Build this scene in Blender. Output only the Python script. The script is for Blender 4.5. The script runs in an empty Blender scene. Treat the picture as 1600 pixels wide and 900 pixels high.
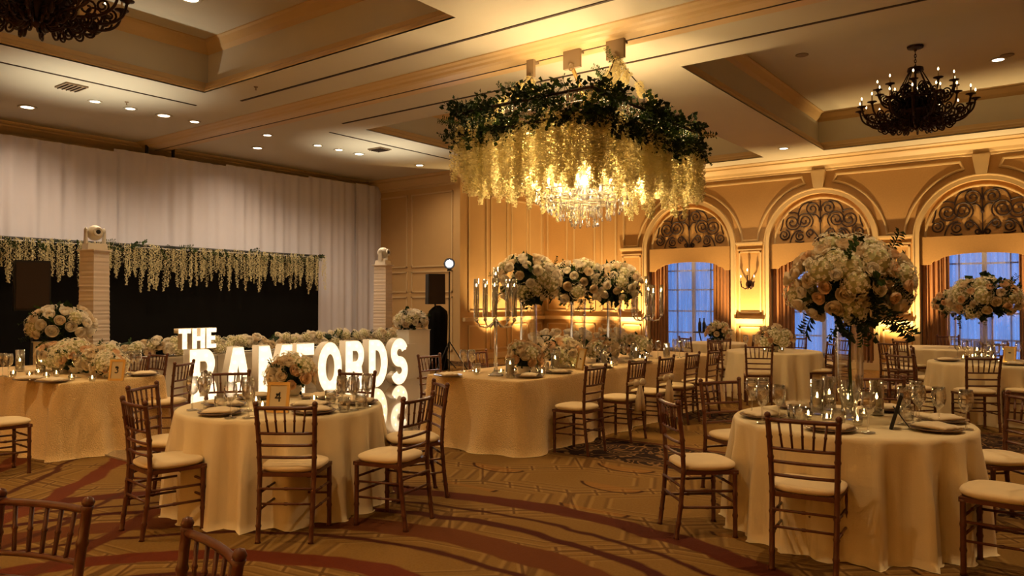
import bpy, bmesh, math, random
from mathutils import Vector, Matrix, Quaternion
PI = math.pi
random.seed(7)
sc = bpy.context.scene
COL = sc.collection

# ------------------------------------------------------------------ camera, world, exposure
FPX, YAW, PIT, CAMH = 1180.0, math.radians(37.0), math.radians(1.0), 1.59
cam = bpy.data.cameras.new('camera'); cam.sensor_width = 36.0; cam.lens = 36.0 * FPX / 1600.0
cam.clip_start = 0.05; cam.clip_end = 200
camo = bpy.data.objects.new('camera', cam); COL.objects.link(camo)
camo.location = (0, 0, CAMH); camo.rotation_euler = (PI / 2 + PIT, 0, YAW)
sc.camera = camo
vs = sc.view_settings
vs.view_transform = 'Standard'; vs.look = 'None'; vs.exposure = 0.0; vs.gamma = 1.0; vs.use_curve_mapping = False
sc.cycles.use_denoising = True
sc.cycles.use_adaptive_sampling = True; sc.cycles.adaptive_threshold = 0.05; sc.cycles.adaptive_min_samples = 20
sc.cycles.diffuse_bounces = 3; sc.cycles.glossy_bounces = 3; sc.cycles.transmission_bounces = 6
sc.cycles.max_bounces = 6; sc.cycles.transparent_max_bounces = 14
sc.cycles.caustics_reflective = False; sc.cycles.caustics_refractive = False
sc.cycles.sample_clamp_indirect = 6.0
w = bpy.data.worlds.new('dusk_sky'); sc.world = w; w.use_nodes = True
wbg = w.node_tree.nodes['Background']
wbg.inputs[0].default_value = (0.16, 0.33, 0.86, 1); wbg.inputs[1].default_value = 1.4

def lamp(name, kind, loc, energy, color, parent=None, aim=None, size=0.05, spot=90, blend=0.6):
    l = bpy.data.lights.new(name, kind); l.energy = energy; l.color = color
    if kind == 'SPOT':
        l.spot_size = math.radians(spot); l.spot_blend = blend
    if kind in ('SPOT', 'POINT'): l.shadow_soft_size = size
    if kind == 'AREA': l.size = size
    o = bpy.data.objects.new(name, l); COL.objects.link(o); o.location = loc; o.parent = parent
    if aim: o.rotation_euler = Vector(aim).to_track_quat('-Z', 'Y').to_euler()
    return o

SY, CY = math.sin(YAW), math.cos(YAW)
def at(px, d):                       # measured bearing (photo column) and distance -> floor position
    l = (px - 800) / FPX * d
    return (l * CY - d * SY, l * SY + d * CY)
def heading(lat, dep):               # facing given as (to the right, away) -> z rotation of a thing whose front is +Y
    dx, dy = lat * CY - dep * SY, lat * SY + dep * CY
    return math.atan2(-dx, dy)
def tt(px, py, z=0.765):             # measured spot on a table top
    fw = Vector((-SY * math.cos(PIT), CY * math.cos(PIT), math.sin(PIT))); r = Vector((CY, SY, 0)); u = r.cross(fw)
    d = fw + r * (px - 800) / FPX - u * (py - 450) / FPX
    t = (z - CAMH) / d.z
    return (d.x * t, d.y * t, z)

# ------------------------------------------------------------------ mesh helpers
class MB:
    def __init__(s): s.v = []; s.f = []
    def add(s, vs, fs):
        n = len(s.v); s.v += [tuple(v) for v in vs]; s.f += [tuple(i + n for i in f) for f in fs]; return s
    def box(s, c, d, rz=0.0, rx=0.0, taper=1.0):
        m = Matrix.Rotation(rz, 3, 'Z') @ Matrix.Rotation(rx, 3, 'X'); vs = []
        for k in (-1, 1):
            t = taper if k > 0 else 1.0
            for i, j in ((-1, -1), (1, -1), (1, 1), (-1, 1)):
                vs.append(Vector(c) + m @ Vector((i * d[0] / 2 * t, j * d[1] / 2 * t, k * d[2] / 2)))
        return s.add(vs, [(3, 2, 1, 0), (4, 5, 6, 7), (0, 1, 5, 4), (1, 2, 6, 5), (2, 3, 7, 6), (3, 0, 4, 7)])
    def tube(s, pts, r, n=8, cap=True):
        P = [Vector(p) for p in pts]; m = len(P); R = r if isinstance(r, (list, tuple)) else [r] * m
        up = None; vs = []
        for i, p in enumerate(P):
            t = (P[min(i + 1, m - 1)] - P[max(i - 1, 0)])
            t = t.normalized() if t.length > 1e-9 else Vector((0, 0, 1))
            if up is None: up = t.orthogonal().normalized()
            else:
                up = up - t * up.dot(t); up = up.normalized() if up.length > 1e-6 else t.orthogonal().normalized()
            b = t.cross(up)
            for k in range(n):
                a = 2 * PI * k / n; vs.append(p + (up * math.cos(a) + b * math.sin(a)) * R[i])
        fs = [(i * n + k, i * n + (k + 1) % n, (i + 1) * n + (k + 1) % n, (i + 1) * n + k) for i in range(m - 1) for k in range(n)]
        if cap: fs += [tuple(range(n - 1, -1, -1)), tuple((m - 1) * n + k for k in range(n))]
        return s.add(vs, fs)
    def lathe(s, prof, n=16, c=(0, 0, 0), wob=None, cap=True):
        vs = []
        for i, (r, z) in enumerate(prof):
            for k in range(n):
                a = 2 * PI * k / n; rr = r if wob is None else wob(r, z, a)
                vs.append((c[0] + rr * math.cos(a), c[1] + rr * math.sin(a), c[2] + z))
        m = len(prof)
        fs = [(i * n + k, i * n + (k + 1) % n, (i + 1) * n + (k + 1) % n, (i + 1) * n + k) for i in range(m - 1) for k in range(n)]
        if prof[0][0] > 1e-5: fs.append(tuple(range(n - 1, -1, -1)))
        if cap and prof[-1][0] > 1e-5: fs.append(tuple((m - 1) * n + k for k in range(n)))
        return s.add(vs, fs)
    def ball(s, c, r, n=10, sq=(1, 1, 1)):
        m = max(4, n // 2); vs = []; fs = []
        for i in range(m + 1):
            p = PI * i / m
            for k in range(n):
                a = 2 * PI * k / n
                vs.append((c[0] + r * sq[0] * math.sin(p) * math.cos(a), c[1] + r * sq[1] * math.sin(p) * math.sin(a), c[2] - r * sq[2] * math.cos(p)))
        fs = [(i * n + k, i * n + (k + 1) % n, (i + 1) * n + (k + 1) % n, (i + 1) * n + k) for i in range(m) for k in range(n)]
        return s.add(vs, fs)
    def extrude_profile(s, prof, a, b, axis):        # open profile of (across, z), swept straight along an axis from a to b
        vs = []
        for t in (a, b):
            for (u, z) in prof: vs.append((t, u, z) if axis == 'X' else (u, t, z))
        n = len(prof)
        return s.add(vs, [(i, i + 1, n + i + 1, n + i) for i in range(n - 1)])
    def ring_rect(s, prof, x0, x1, y0, y1):          # profile of (inset, z) swept round a rectangle with mitred corners
        vs = []
        for d, z in prof:
            vs += [(x0 + d, y0 + d, z), (x1 - d, y0 + d, z), (x1 - d, y1 - d, z), (x0 + d, y1 - d, z)]
        return s.add(vs, [(i * 4 + k, i * 4 + (k + 1) % 4, (i + 1) * 4 + (k + 1) % 4, (i + 1) * 4 + k) for i in range(len(prof) - 1) for k in range(4)])
    def mesh(s, name, mat, smooth=False, angle=None):
        me = bpy.data.meshes.new(name); me.from_pydata(s.v, [], s.f); me.update()
        if mat: me.materials.append(mat)
        if smooth:
            me.polygons.foreach_set('use_smooth', [True] * len(me.polygons))
            if angle:
                bm = bmesh.new(); bm.from_mesh(me)
                for e in bm.edges:
                    if len(e.link_faces) == 2 and e.calc_face_angle(0) > math.radians(angle): e.smooth = False
                bm.to_mesh(me); bm.free()
        return me
    def build(s, name, mat, parent=None, smooth=False, angle=None, loc=None):
        return inst(name, s.mesh(name, mat, smooth, angle), parent, loc)

def inst(name, me, parent=None, loc=None, rot=None, scl=None):
    o = bpy.data.objects.new(name, me); COL.objects.link(o)
    if parent: o.parent = parent
    if loc is not None: o.location = loc
    if rot is not None:
        if isinstance(rot, Quaternion): o.rotation_mode = 'QUATERNION'; o.rotation_quaternion = rot
        else: o.rotation_euler = rot
    if scl is not None: o.scale = (scl,) * 3 if isinstance(scl, (int, float)) else scl
    return o
def tag(o, label, cat, group=None):
    o['label'] = label; o['category'] = cat
    if group: o['group'] = group
    return o
def thing(name, label, cat, loc=(0, 0, 0), rz=0.0, group=None):
    o = bpy.data.objects.new(name, None); COL.objects.link(o); o.empty_display_size = 0.1
    o.location = loc; o.rotation_euler = (0, 0, rz)
    return tag(o, label, cat, group)
def struct(o): o['kind'] = 'structure'; return o
def copy_tree(o, parent=None):
    c = o.copy(); COL.objects.link(c); c.parent = parent
    for ch in o.children: copy_tree(ch, c)
    return c
ORD = ['first', 'second', 'third', 'fourth', 'fifth', 'sixth', 'seventh', 'eighth', 'ninth', 'tenth', 'eleventh', 'twelfth', 'thirteenth', 'fourteenth', 'fifteenth', 'sixteenth', 'seventeenth', 'eighteenth', 'nineteenth', 'twentieth']
def scr(p):                          # bearing of a spot as seen from the photographer, for left-to-right order in labels
    return (p[0] * CY + p[1] * SY) / max(0.1, -p[0] * SY + p[1] * CY)

def fill2d(loops, z0, z1):           # filled outline with holes, extruded
    cu = bpy.data.curves.new('outline', 'CURVE'); cu.dimensions = '2D'; cu.fill_mode = 'BOTH'; cu.extrude = abs(z1 - z0) / 2
    for lp in loops:
        sp = cu.splines.new('POLY'); sp.points.add(len(lp) - 1); sp.use_cyclic_u = True
        for i, (x, y) in enumerate(lp): sp.points[i].co = (x, y, 0, 1)
    o = bpy.data.objects.new('outline', cu); COL.objects.link(o)
    dg = bpy.context.evaluated_depsgraph_get()
    me = bpy.data.meshes.new_from_object(o.evaluated_get(dg), depsgraph=dg)
    bpy.data.objects.remove(o); bpy.data.curves.remove(cu)
    me.transform(Matrix.Translation((0, 0, (z0 + z1) / 2)))
    return me
def stand_up(me, normal='-Y', loc=(0, 0, 0)):        # outline (x, y) -> upright plane
    if normal == '-Y': M = Matrix(((1, 0, 0, 0), (0, 0, -1, 0), (0, 1, 0, 0), (0, 0, 0, 1)))      # x->X, y->Z, depth -> -Y
    else: M = Matrix(((0, 0, 1, 0), (1, 0, 0, 0), (0, 1, 0, 0), (0, 0, 0, 1)))                   # x->Y, y->Z, depth -> +X
    me.transform(Matrix.Translation(loc) @ M); return me
def setmat(me, m): me.materials.clear(); me.materials.append(m); return me

# ------------------------------------------------------------------ materials
def mat(name, col, rough=0.5, metal=0.0, emit=None, estr=0.0, var=0.0, vscale=8.0, bump=0.0, bscale=60.0, spec=0.5, trans=0.0, sheen=0.0, coat=0.0, alpha=1.0, ior=1.45):
    m = bpy.data.materials.new(name); m.use_nodes = True; nt = m.node_tree; b = nt.nodes['Principled BSDF']
    b.inputs['Base Color'].default_value = (*col, 1); b.inputs['Roughness'].default_value = rough; b.inputs['Metallic'].default_value = metal
    b.inputs['Specular IOR Level'].default_value = spec; b.inputs['IOR'].default_value = ior
    b.inputs['Transmission Weight'].default_value = trans; b.inputs['Coat Weight'].default_value = coat
    if sheen: b.inputs['Sheen Weight'].default_value = sheen
    if emit: b.inputs['Emission Color'].default_value = (*emit, 1); b.inputs['Emission Strength'].default_value = estr
    tc = nt.nodes.new('ShaderNodeTexCoord')
    if var:
        n = nt.nodes.new('ShaderNodeTexNoise'); n.inputs['Scale'].default_value = vscale; n.inputs['Detail'].default_value = 4
        nt.links.new(tc.outputs['Object'], n.inputs['Vector'])
        mx = nt.nodes.new('ShaderNodeMix'); mx.data_type = 'RGBA'
        mx.inputs['A'].default_value = (*[c * (1 - var) for c in col], 1); mx.inputs['B'].default_value = (*[min(1, c * (1 + var)) for c in col], 1)
        nt.links.new(n.outputs['Fac'], mx.inputs['Factor']); nt.links.new(mx.outputs['Result'], b.inputs['Base Color'])
    if bump:
        n2 = nt.nodes.new('ShaderNodeTexNoise'); n2.inputs['Scale'].default_value = bscale; n2.inputs['Detail'].default_value = 3
        nt.links.new(tc.outputs['Object'], n2.inputs['Vector'])
        bp = nt.nodes.new('ShaderNodeBump'); bp.inputs['Strength'].default_value = bump; bp.inputs['Distance'].default_value = 0.02
        nt.links.new(n2.outputs['Fac'], bp.inputs['Height']); nt.links.new(bp.outputs['Normal'], b.inputs['Normal'])
    return m
def petal(name, col, tr=0.35, var=0.12):
    m = mat(name, col, 0.7, var=var, vscale=14, spec=0.2); nt = m.node_tree; b = nt.nodes['Principled BSDF']; out = nt.nodes['Material Output']
    t = nt.nodes.new('ShaderNodeBsdfTranslucent'); t.inputs[0].default_value = (*col, 1)
    mx = nt.nodes.new('ShaderNodeMixShader'); mx.inputs[0].default_value = tr
    nt.links.new(b.outputs[0], mx.inputs[1]); nt.links.new(t.outputs[0], mx.inputs[2]); nt.links.new(mx.outputs[0], out.inputs[0])
    return m
def thin_glass(name, tint=(1, 1, 1), refl=1.0, mn=0.14):
    m = bpy.data.materials.new(name); m.use_nodes = True; nt = m.node_tree; nt.nodes.remove(nt.nodes['Principled BSDF']); out = nt.nodes['Material Output']
    tr = nt.nodes.new('ShaderNodeBsdfTransparent'); tr.inputs[0].default_value = (*tint, 1)
    gl = nt.nodes.new('ShaderNodeBsdfGlossy'); gl.inputs['Roughness'].default_value = 0.03
    lw = nt.nodes.new('ShaderNodeLayerWeight'); lw.inputs[0].default_value = 0.5
    ml = nt.nodes.new('ShaderNodeMath'); ml.operation = 'MULTIPLY_ADD'; ml.inputs[1].default_value = 0.85 * refl; ml.inputs[2].default_value = mn; ml.use_clamp = True
    mx = nt.nodes.new('ShaderNodeMixShader')
    nt.links.new(lw.outputs['Facing'], ml.inputs[0]); nt.links.new(ml.outputs[0], mx.inputs[0])
    nt.links.new(tr.outputs[0], mx.inputs[1]); nt.links.new(gl.outputs[0], mx.inputs[2]); nt.links.new(mx.outputs[0], out.inputs[0])
    return m

M = {}
M['wall'] = mat('wall_paint', (0.52, 0.33, 0.14), 0.6, var=0.06, vscale=3, bump=0.08, bscale=90)
M['wall2'] = mat('panel_wallpaper', (0.50, 0.29, 0.105), 0.65, var=0.12, vscale=30, bump=0.1, bscale=120)
M['trim'] = mat('trim_paint', (0.60, 0.43, 0.22), 0.45, var=0.04)
M['ceil'] = mat('ceiling_paint', (0.57, 0.53, 0.43), 0.75, var=0.04, vscale=2)
M['slot'] = mat('slot_dark', (0.03, 0.015, 0.008), 0.7)
M['vent'] = mat('vent_grey', (0.25, 0.18, 0.11), 0.6)
M['wood'] = mat('chair_wood', (0.105, 0.032, 0.013), 0.32, var=0.35, vscale=25, spec=0.5)
M['cushion'] = mat('cushion_fabric', (0.76, 0.59, 0.34), 0.9, var=0.08, bump=0.15, bscale=200, sheen=0.2)
M['cloth'] = mat('table_linen', (0.74, 0.60, 0.36), 0.85, var=0.08, vscale=4, bump=0.12, bscale=150, sheen=0.1)
M['fuzzy'] = mat('rosette_cloth', (0.84, 0.57, 0.25), 0.9, var=0.22, vscale=70, bump=0.9, bscale=95, sheen=0.3)
M['drape'] = mat('backdrop_drape', (0.62, 0.60, 0.68), 0.85, var=0.05, vscale=2, sheen=0.2)
M['curtain'] = mat('window_curtain', (0.26, 0.105, 0.028), 0.55, var=0.15, vscale=6, sheen=0.3)
M['valance'] = mat('valance_fabric', (0.44, 0.25, 0.085), 0.7, var=0.12, vscale=30, bump=0.1)
M['black'] = mat('black_matte', (0.012, 0.011, 0.012), 0.6, var=0.1)
M['blackcloth'] = mat('black_cloth', (0.004, 0.0035, 0.003), 0.95, spec=0.1)
M['iron'] = mat('wrought_iron', (0.030, 0.012, 0.007), 0.45, metal=0.6, var=0.3)
M['scroll'] = mat('grille_iron', (0.022, 0.007, 0.006), 0.6)
M['white'] = mat('white_paint', (0.72, 0.66, 0.56), 0.5, var=0.03)
M['sleeve'] = mat('white_stretch_sleeve', (0.70, 0.60, 0.52), 0.8, var=0.05)
M['whiteplastic'] = mat('white_plastic', (0.68, 0.63, 0.55), 0.35, var=0.03)
M['gold'] = mat('gold_frame', (0.62, 0.40, 0.13), 0.35, metal=0.7, var=0.1)
M['paper'] = mat('cream_card', (0.60, 0.48, 0.28), 0.8, var=0.03)
M['ink'] = mat('ink', (0.03, 0.02, 0.015), 0.8)
M['plate'] = mat('charger_plate', (0.16, 0.10, 0.06), 0.3, spec=0.6, var=0.1)
M['napkin'] = mat('napkin_linen', (0.72, 0.58, 0.38), 0.85, var=0.06, bump=0.1)
M['wax'] = petal('candle_wax', (0.90, 0.80, 0.60), 0.6, 0.03)
M['flame'] = mat('flame', (1, 0.8, 0.4), 0.5, emit=(1.0, 0.66, 0.24), estr=90)
M['glass'] = thin_glass('clear_glass')
M['vase'] = thin_glass('vase_glass', (0.97, 0.98, 1.0), 0.9, 0.04)
M['crystal'] = mat('crystal', (1, 0.97, 0.90), 0.02, trans=0.75, ior=1.5)
M['water'] = thin_glass('water', (0.95, 0.97, 0.95), 0.6)
M['leaf'] = petal('leaf_green', (0.035, 0.065, 0.012), 0.2, 0.4)
M['leafdark'] = petal('dark_leaf', (0.016, 0.030, 0.008), 0.15, 0.4)
M['rose_cream'] = petal('rose_cream', (0.80, 0.66, 0.46))
M['rose_peach'] = petal('rose_peach', (0.80, 0.55, 0.33))
M['rose_white'] = petal('rose_white', (0.88, 0.80, 0.66))
M['hyd'] = petal('hydrangea_cream', (0.86, 0.79, 0.62))
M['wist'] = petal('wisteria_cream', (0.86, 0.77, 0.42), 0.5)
M['hydcore'] = mat('hydrangea_core', (0.42, 0.40, 0.20), 0.8, var=0.2)
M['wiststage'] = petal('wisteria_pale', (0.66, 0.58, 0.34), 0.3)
M['letter'] = mat('letter_shell', (0.74, 0.66, 0.54), 0.4, var=0.03)
M['lface'] = mat('letter_glow', (0.9, 0.8, 0.6), 0.4, emit=(1.0, 0.80, 0.52), estr=1.5)
M['bulb'] = mat('letter_bulb', (1, 0.9, 0.7), 0.4, emit=(1.0, 0.9, 0.7), estr=3.0)
M['downlens'] = mat('downlight_lens', (1, 0.9, 0.8), 0.4, emit=(1.0, 0.82, 0.58), estr=14)
M['ironbulb'] = mat('candle_bulb', (1, 0.8, 0.5), 0.4, emit=(1.0, 0.72, 0.38), estr=9)
M['spotlens'] = mat('stage_spot_lens', (1, 1, 1), 0.4, emit=(0.95, 0.97, 1.0), estr=60)
M['dance'] = mat('dance_floor_vinyl', (0.30, 0.22, 0.145), 0.06, spec=0.9, coat=0.6, var=0.03, vscale=2)
M['sheer'] = None
def sheer():
    m = bpy.data.materials.new('sheer_voile'); m.use_nodes = True; nt = m.node_tree; nt.nodes.remove(nt.nodes['Principled BSDF']); out = nt.nodes['Material Output']
    d = nt.nodes.new('ShaderNodeBsdfDiffuse'); d.inputs[0].default_value = (0.55, 0.55, 0.6, 1)
    t = nt.nodes.new('ShaderNodeBsdfTranslucent'); t.inputs[0].default_value = (0.75, 0.8, 0.95, 1)
    tr = nt.nodes.new('ShaderNodeBsdfTransparent'); tr.inputs[0].default_value = (1, 1, 1, 1)
    a = nt.nodes.new('ShaderNodeMixShader'); a.inputs[0].default_value = 0.8
    b = nt.nodes.new('ShaderNodeMixShader')
    tc = nt.nodes.new('ShaderNodeTexCoord'); n = nt.nodes.new('ShaderNodeTexNoise'); n.inputs['Scale'].default_value = 5; mp = nt.nodes.new('ShaderNodeMapping'); mp.inputs['Scale'].default_value = (3, 3, 0.15)
    nt.links.new(tc.outputs['Object'], mp.inputs[0]); nt.links.new(mp.outputs[0], n.inputs['Vector'])
    mm = nt.nodes.new('ShaderNodeMapRange'); mm.inputs['From Min'].default_value = 0.3; mm.inputs['From Max'].default_value = 0.7; mm.inputs['To Min'].default_value = 0.40; mm.inputs['To Max'].default_value = 0.85
    nt.links.new(n.outputs['Fac'], mm.inputs[0]); nt.links.new(mm.outputs[0], b.inputs[0])
    nt.links.new(d.outputs[0], a.inputs[1]); nt.links.new(t.outputs[0], a.inputs[2])
    nt.links.new(a.outputs[0], b.inputs[1]); nt.links.new(tr.outputs[0], b.inputs[2]); nt.links.new(b.outputs[0], out.inputs[0])
    return m
M['sheer'] = sheer()

# node expressions for the carpet
class X:
    nt = None
    def __init__(s, sock): s.s = sock
    @staticmethod
    def op(o, *a, clamp=False):
        n = X.nt.nodes.new('ShaderNodeMath'); n.operation = o; n.use_clamp = clamp
        for i, q in enumerate(a):
            if isinstance(q, X): X.nt.links.new(q.s, n.inputs[i])
            else: n.inputs[i].default_value = q
        return X(n.outputs[0])
    def __add__(s, o): return X.op('ADD', s, o)
    def __sub__(s, o): return X.op('SUBTRACT', s, o)
    def __mul__(s, o): return X.op('MULTIPLY', s, o)
    def abs(s): return X.op('ABSOLUTE', s)
    def band(s, c, hw, soft=0.012):   # 1 inside |s-c|<hw
        d = X.op('ABSOLUTE', s - c); n = X.nt.nodes.new('ShaderNodeMapRange')
        n.inputs['From Min'].default_value = hw - soft; n.inputs['From Max'].default_value = hw + soft; n.inputs['To Min'].default_value = 1; n.inputs['To Max'].default_value = 0
        X.nt.links.new(d.s, n.inputs[0]); return X(n.outputs[0])
def mixc(fac, a, b):
    n = X.nt.nodes.new('ShaderNodeMix'); n.data_type = 'RGBA'
    for sck, q in ((n.inputs['Factor'], fac), (n.inputs['A'], a), (n.inputs['B'], b)):
        if isinstance(q, X): X.nt.links.new(q.s, sck)
        elif isinstance(q, (int, float)): sck.default_value = q
        elif isinstance(q, tuple): sck.default_value = (*q, 1)
        else: X.nt.links.new(q, sck)
    return n.outputs['Result']
def carpet():
    m = bpy.data.materials.new('ballroom_carpet'); m.use_nodes = True; nt = m.node_tree; X.nt = nt; b = nt.nodes['Principled BSDF']
    b.inputs['Roughness'].default_value = 0.95; b.inputs['Specular IOR Level'].default_value = 0.1
    g = nt.nodes.new('ShaderNodeNewGeometry'); sp = nt.nodes.new('ShaderNodeSeparateXYZ'); nt.links.new(g.outputs['Position'], sp.inputs[0])
    x, y = X(sp.outputs[0]), X(sp.outputs[1])
    def noise(scale, detail=2):
        n = nt.nodes.new('ShaderNodeTexNoise'); n.inputs['Scale'].default_value = scale; n.inputs['Detail'].default_value = detail
        nt.links.new(g.outputs['Position'], n.inputs['Vector']); return X(n.outputs['Fac'])
    big, fine, wob = noise(0.8), noise(60, 3), noise(2.2)
    col = mixc(fine, (0.15, 0.080, 0.018), (0.26, 0.150, 0.040))
    col = mixc(X.op('MULTIPLY', big, 0.45), col, (0.20, 0.085, 0.02))
    # long hexagon lattice: nested outlines
    a = math.radians(25); s = 1 / 0.95
    u = (x * math.cos(a) + y * math.sin(a)) * s; v = (y * math.cos(a) - x * math.sin(a)) * (s * 1.9)
    def hexd(uu, vv):
        fu = X.op('PINGPONG', uu, 0.8660254); fv = X.op('PINGPONG', vv, 1.5)
        return fu, fv
    def cell(du, dv):
        uu = X.op('ABSOLUTE', X.op('WRAP', u + du, 0.8660254, -0.8660254)); vv = X.op('ABSOLUTE', X.op('WRAP', v + dv, 1.5, -1.5))
        return X.op('MAXIMUM', uu, uu * 0.5 + vv * 0.8660254)
    h = X.op('MINIMUM', cell(0, 0), cell(0.8660254, 1.5))
    for c, hw, k in ((0.848, 0.022, 0.62), (0.70, 0.017, 0.5), (0.54, 0.016, 0.45)):
        col = mixc(h.band(c, hw, 0.01) * k, col, (0.085, 0.034, 0.012))
    col = mixc((h.band(0.808, 0.018, 0.008) + h.band(0.668, 0.016, 0.008) + h.band(0.51, 0.014, 0.008)) * 0.4, col, (0.33, 0.20, 0.065))
    # short rungs between the outlines
    r1 = X.op('PINGPONG', u * 0.9 + v * 0.12, 0.115)
    rg = h.band(0.777, 0.065, 0.006)
    col = mixc(r1.band(0.0, 0.010, 0.004) * rg * 0.75, col, (0.085, 0.034, 0.012))
    col = mixc(r1.band(0.021, 0.010, 0.004) * rg * 0.4, col, (0.33, 0.20, 0.065))
    # small crescents woven between the arcs
    cu = X.op('WRAP', x + y * 0.35, 0.62, -0.62); cv = X.op('WRAP', y, 0.36, -0.36)
    cr = X.op('SQRT', cu * cu + cv * cv * 2.2); gate = X.op('GREATER_THAN', y, 4.95) * X.op('LESS_THAN', y, 6.55) * X.op('LESS_THAN', cv, -0.02)
    col = mixc(cr.band(0.30, 0.018, 0.01) * gate, col, (0.05, 0.016, 0.006))
    col = mixc(X.op('LESS_THAN', cr, 0.28) * gate * 0.35, col, (0.30, 0.12, 0.02))
    # sweeping wine-red arcs
    dx, dy = x - (-3.1), y - 1.07
    r = X.op('SQRT', dx * dx + dy * dy) + (wob - 0.5) * 0.16
    for c, hw, cc in ((3.75, 0.10, (0.085, 0.018, 0.007)), (3.42, 0.025, (0.055, 0.012, 0.006)), (3.17, 0.045, (0.06, 0.012, 0.006)), (2.80, 0.14, (0.12, 0.036, 0.010)), (2.50, 0.03, (0.06, 0.014, 0.007)), (2.05, 0.10, (0.12, 0.024, 0.008)), (1.7, 0.03, (0.06, 0.014, 0.007))):
        col = mixc(r.band(c, hw, 0.012), col, cc)
    dx, dy = x - (-12.5), y - (-2.2)
    r = X.op('SQRT', dx * dx + dy * dy) + (wob - 0.5) * 0.2
    for c, hw, cc in ((6.15, 0.05, (0.07, 0.02, 0.008)), (6.6, 0.10, (0.14, 0.035, 0.010)), (7.15, 0.03, (0.07, 0.02, 0.008)), (7.6, 0.09, (0.13, 0.03, 0.01)), (8.1, 0.03, (0.07, 0.02, 0.008)), (8.6, 0.06, (0.1, 0.025, 0.008))):
        gate = X.op('LESS_THAN', x, -4.4) * X.op('LESS_THAN', y, 4.6)
        col = mixc(r.band(c, hw, 0.012) * gate, col, cc)
    # border bands with scrolling leaves
    n = nt.nodes.new('ShaderNodeTexVoronoi'); n.feature = 'SMOOTH_F1'; n.inputs['Scale'].default_value = 2.2; n.inputs['Randomness'].default_value = 0.9
    wn = nt.nodes.new('ShaderNodeTexNoise'); wn.inputs['Scale'].default_value = 3; nt.links.new(g.outputs['Position'], wn.inputs['Vector'])
    va = nt.nodes.new('ShaderNodeVectorMath'); va.operation = 'ADD'; nt.links.new(g.outputs['Position'], va.inputs[0]); nt.links.new(wn.outputs['Color'], va.inputs[1]); nt.links.new(va.outputs[0], n.inputs['Vector'])
    vor = X(n.outputs['Distance'])
    sw = X.op('PINGPONG', vor * 4.0, 0.5).band(0.25, 0.07, 0.03)
    for c, hw in ((7.15, 0.5), (10.1, 0.55), (14.5, 0.5)):
        bd = mixc(sw * 0.8, (0.020, 0.008, 0.006), (0.24, 0.13, 0.045))
        col = mixc(y.band(c, hw, 0.01), col, bd)
        col = mixc(y.band(c + hw + 0.05, 0.03, 0.01), col, (0.09, 0.02, 0.01)); col = mixc(y.band(c - hw - 0.06, 0.035, 0.01), col, (0.14, 0.07, 0.02))
    nt.links.new(col, b.inputs['Base Color'])
    bp = nt.nodes.new('ShaderNodeBump'); bp.inputs['Strength'].default_value = 0.35; bp.inputs['Distance'].default_value = 0.01
    nt.links.new(fine.s, bp.inputs['Height']); nt.links.new(bp.outputs['Normal'], b.inputs['Normal'])
    return m
M['carpet'] = carpet()
# lamp levels
LCH, LCT, LUP, LDL, LDC, LMH, LBK = 80, 60, 1000, 205, 360, 260, 740
# ------------------------------------------------------------------ the room
XL, XS, XR, YB, YR, YW, ZC = -16.7, -13.1, 3.2, -3.0, 15.2, 19.0, 5.05
fl = struct(MB().box(((XL + XR) / 2, (YB + YW) / 2, -0.05), (XR - XL, YW - YB, 0.1)).build('floor', M['carpet']))
struct(MB().box((XL - 0.1, (YB + YR) / 2, 2.6), (0.2, YR - YB + 0.4, 5.2)).build('wall_left', M['wall']))
struct(MB().box((XR + 0.1, (YB + YW) / 2, 2.6), (0.2, YW - YB + 0.4, 5.2)).build('wall_right', M['wall']))
struct(MB().box(((XL + XR) / 2, YB - 0.1, 2.6), (XR - XL + 0.4, 0.2, 5.2)).build('wall_back', M['wall']))
wret = struct(MB().box(((XL + XS) / 2 - 0.1, YR + 0.1, 2.6), (XS - XL + 0.2, 0.2, 5.2)).build('wall_return', M['wall']))
wside = struct(MB().box((XS - 0.1, (YR + YW) / 2 + 0.1, 2.6), (0.2, YW - YR - 0.2 + 0.6, 5.2)).build('wall_side', M['wall']))

COFF = [(-11.6, -6.06, -0.85, 6.9), (-4.68, 0.9, -0.85, 6.9), (-11.5, -6.06, 10.35, 18.1), (-4.68, 0.9, 10.35, 18.1)]
def rect(x0, x1, y0, y1): return [(x0, y0), (x1, y0), (x1, y1), (x0, y1)]
me = fill2d([rect(XL - 0.2, XR + 0.2, YB - 0.2, YW + 0.4)] + [rect(*c) for c in COFF], ZC, ZC + 0.02)
ceil = struct(inst('ceiling', setmat(me, M['ceil'])))
CPRO = [(0, 0), (0, .045), (-.025, .06), (-.03, .10), (-.06, .13), (-.075, .17), (-.085, .20), (-.16, .215), (-.16, .70), (-.145, .715), (-.10, .76), (-.04, .86), (.0, .88), (.0, .90)]
for i, c in enumerate(COFF):
    MB().ring_rect([(d, ZC + z) for d, z in CPRO[:8]], *c).build('coffer_molding', M['trim'], ceil)
    MB().ring_rect([(d, ZC + z) for d, z in CPRO[7:9]], *c).build('coffer_wall', M['ceil'], ceil)
    MB().ring_rect([(d, ZC + z) for d, z in CPRO[8:]], *c).build('coffer_cove', M['trim'], ceil)
    MB().box(((c[0] + c[1]) / 2, (c[2] + c[3]) / 2, ZC + .92), (c[1] - c[0] + .5, c[3] - c[2] + .5, 0.04)).build('coffer_ceiling', M['ceil'], ceil)
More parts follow.
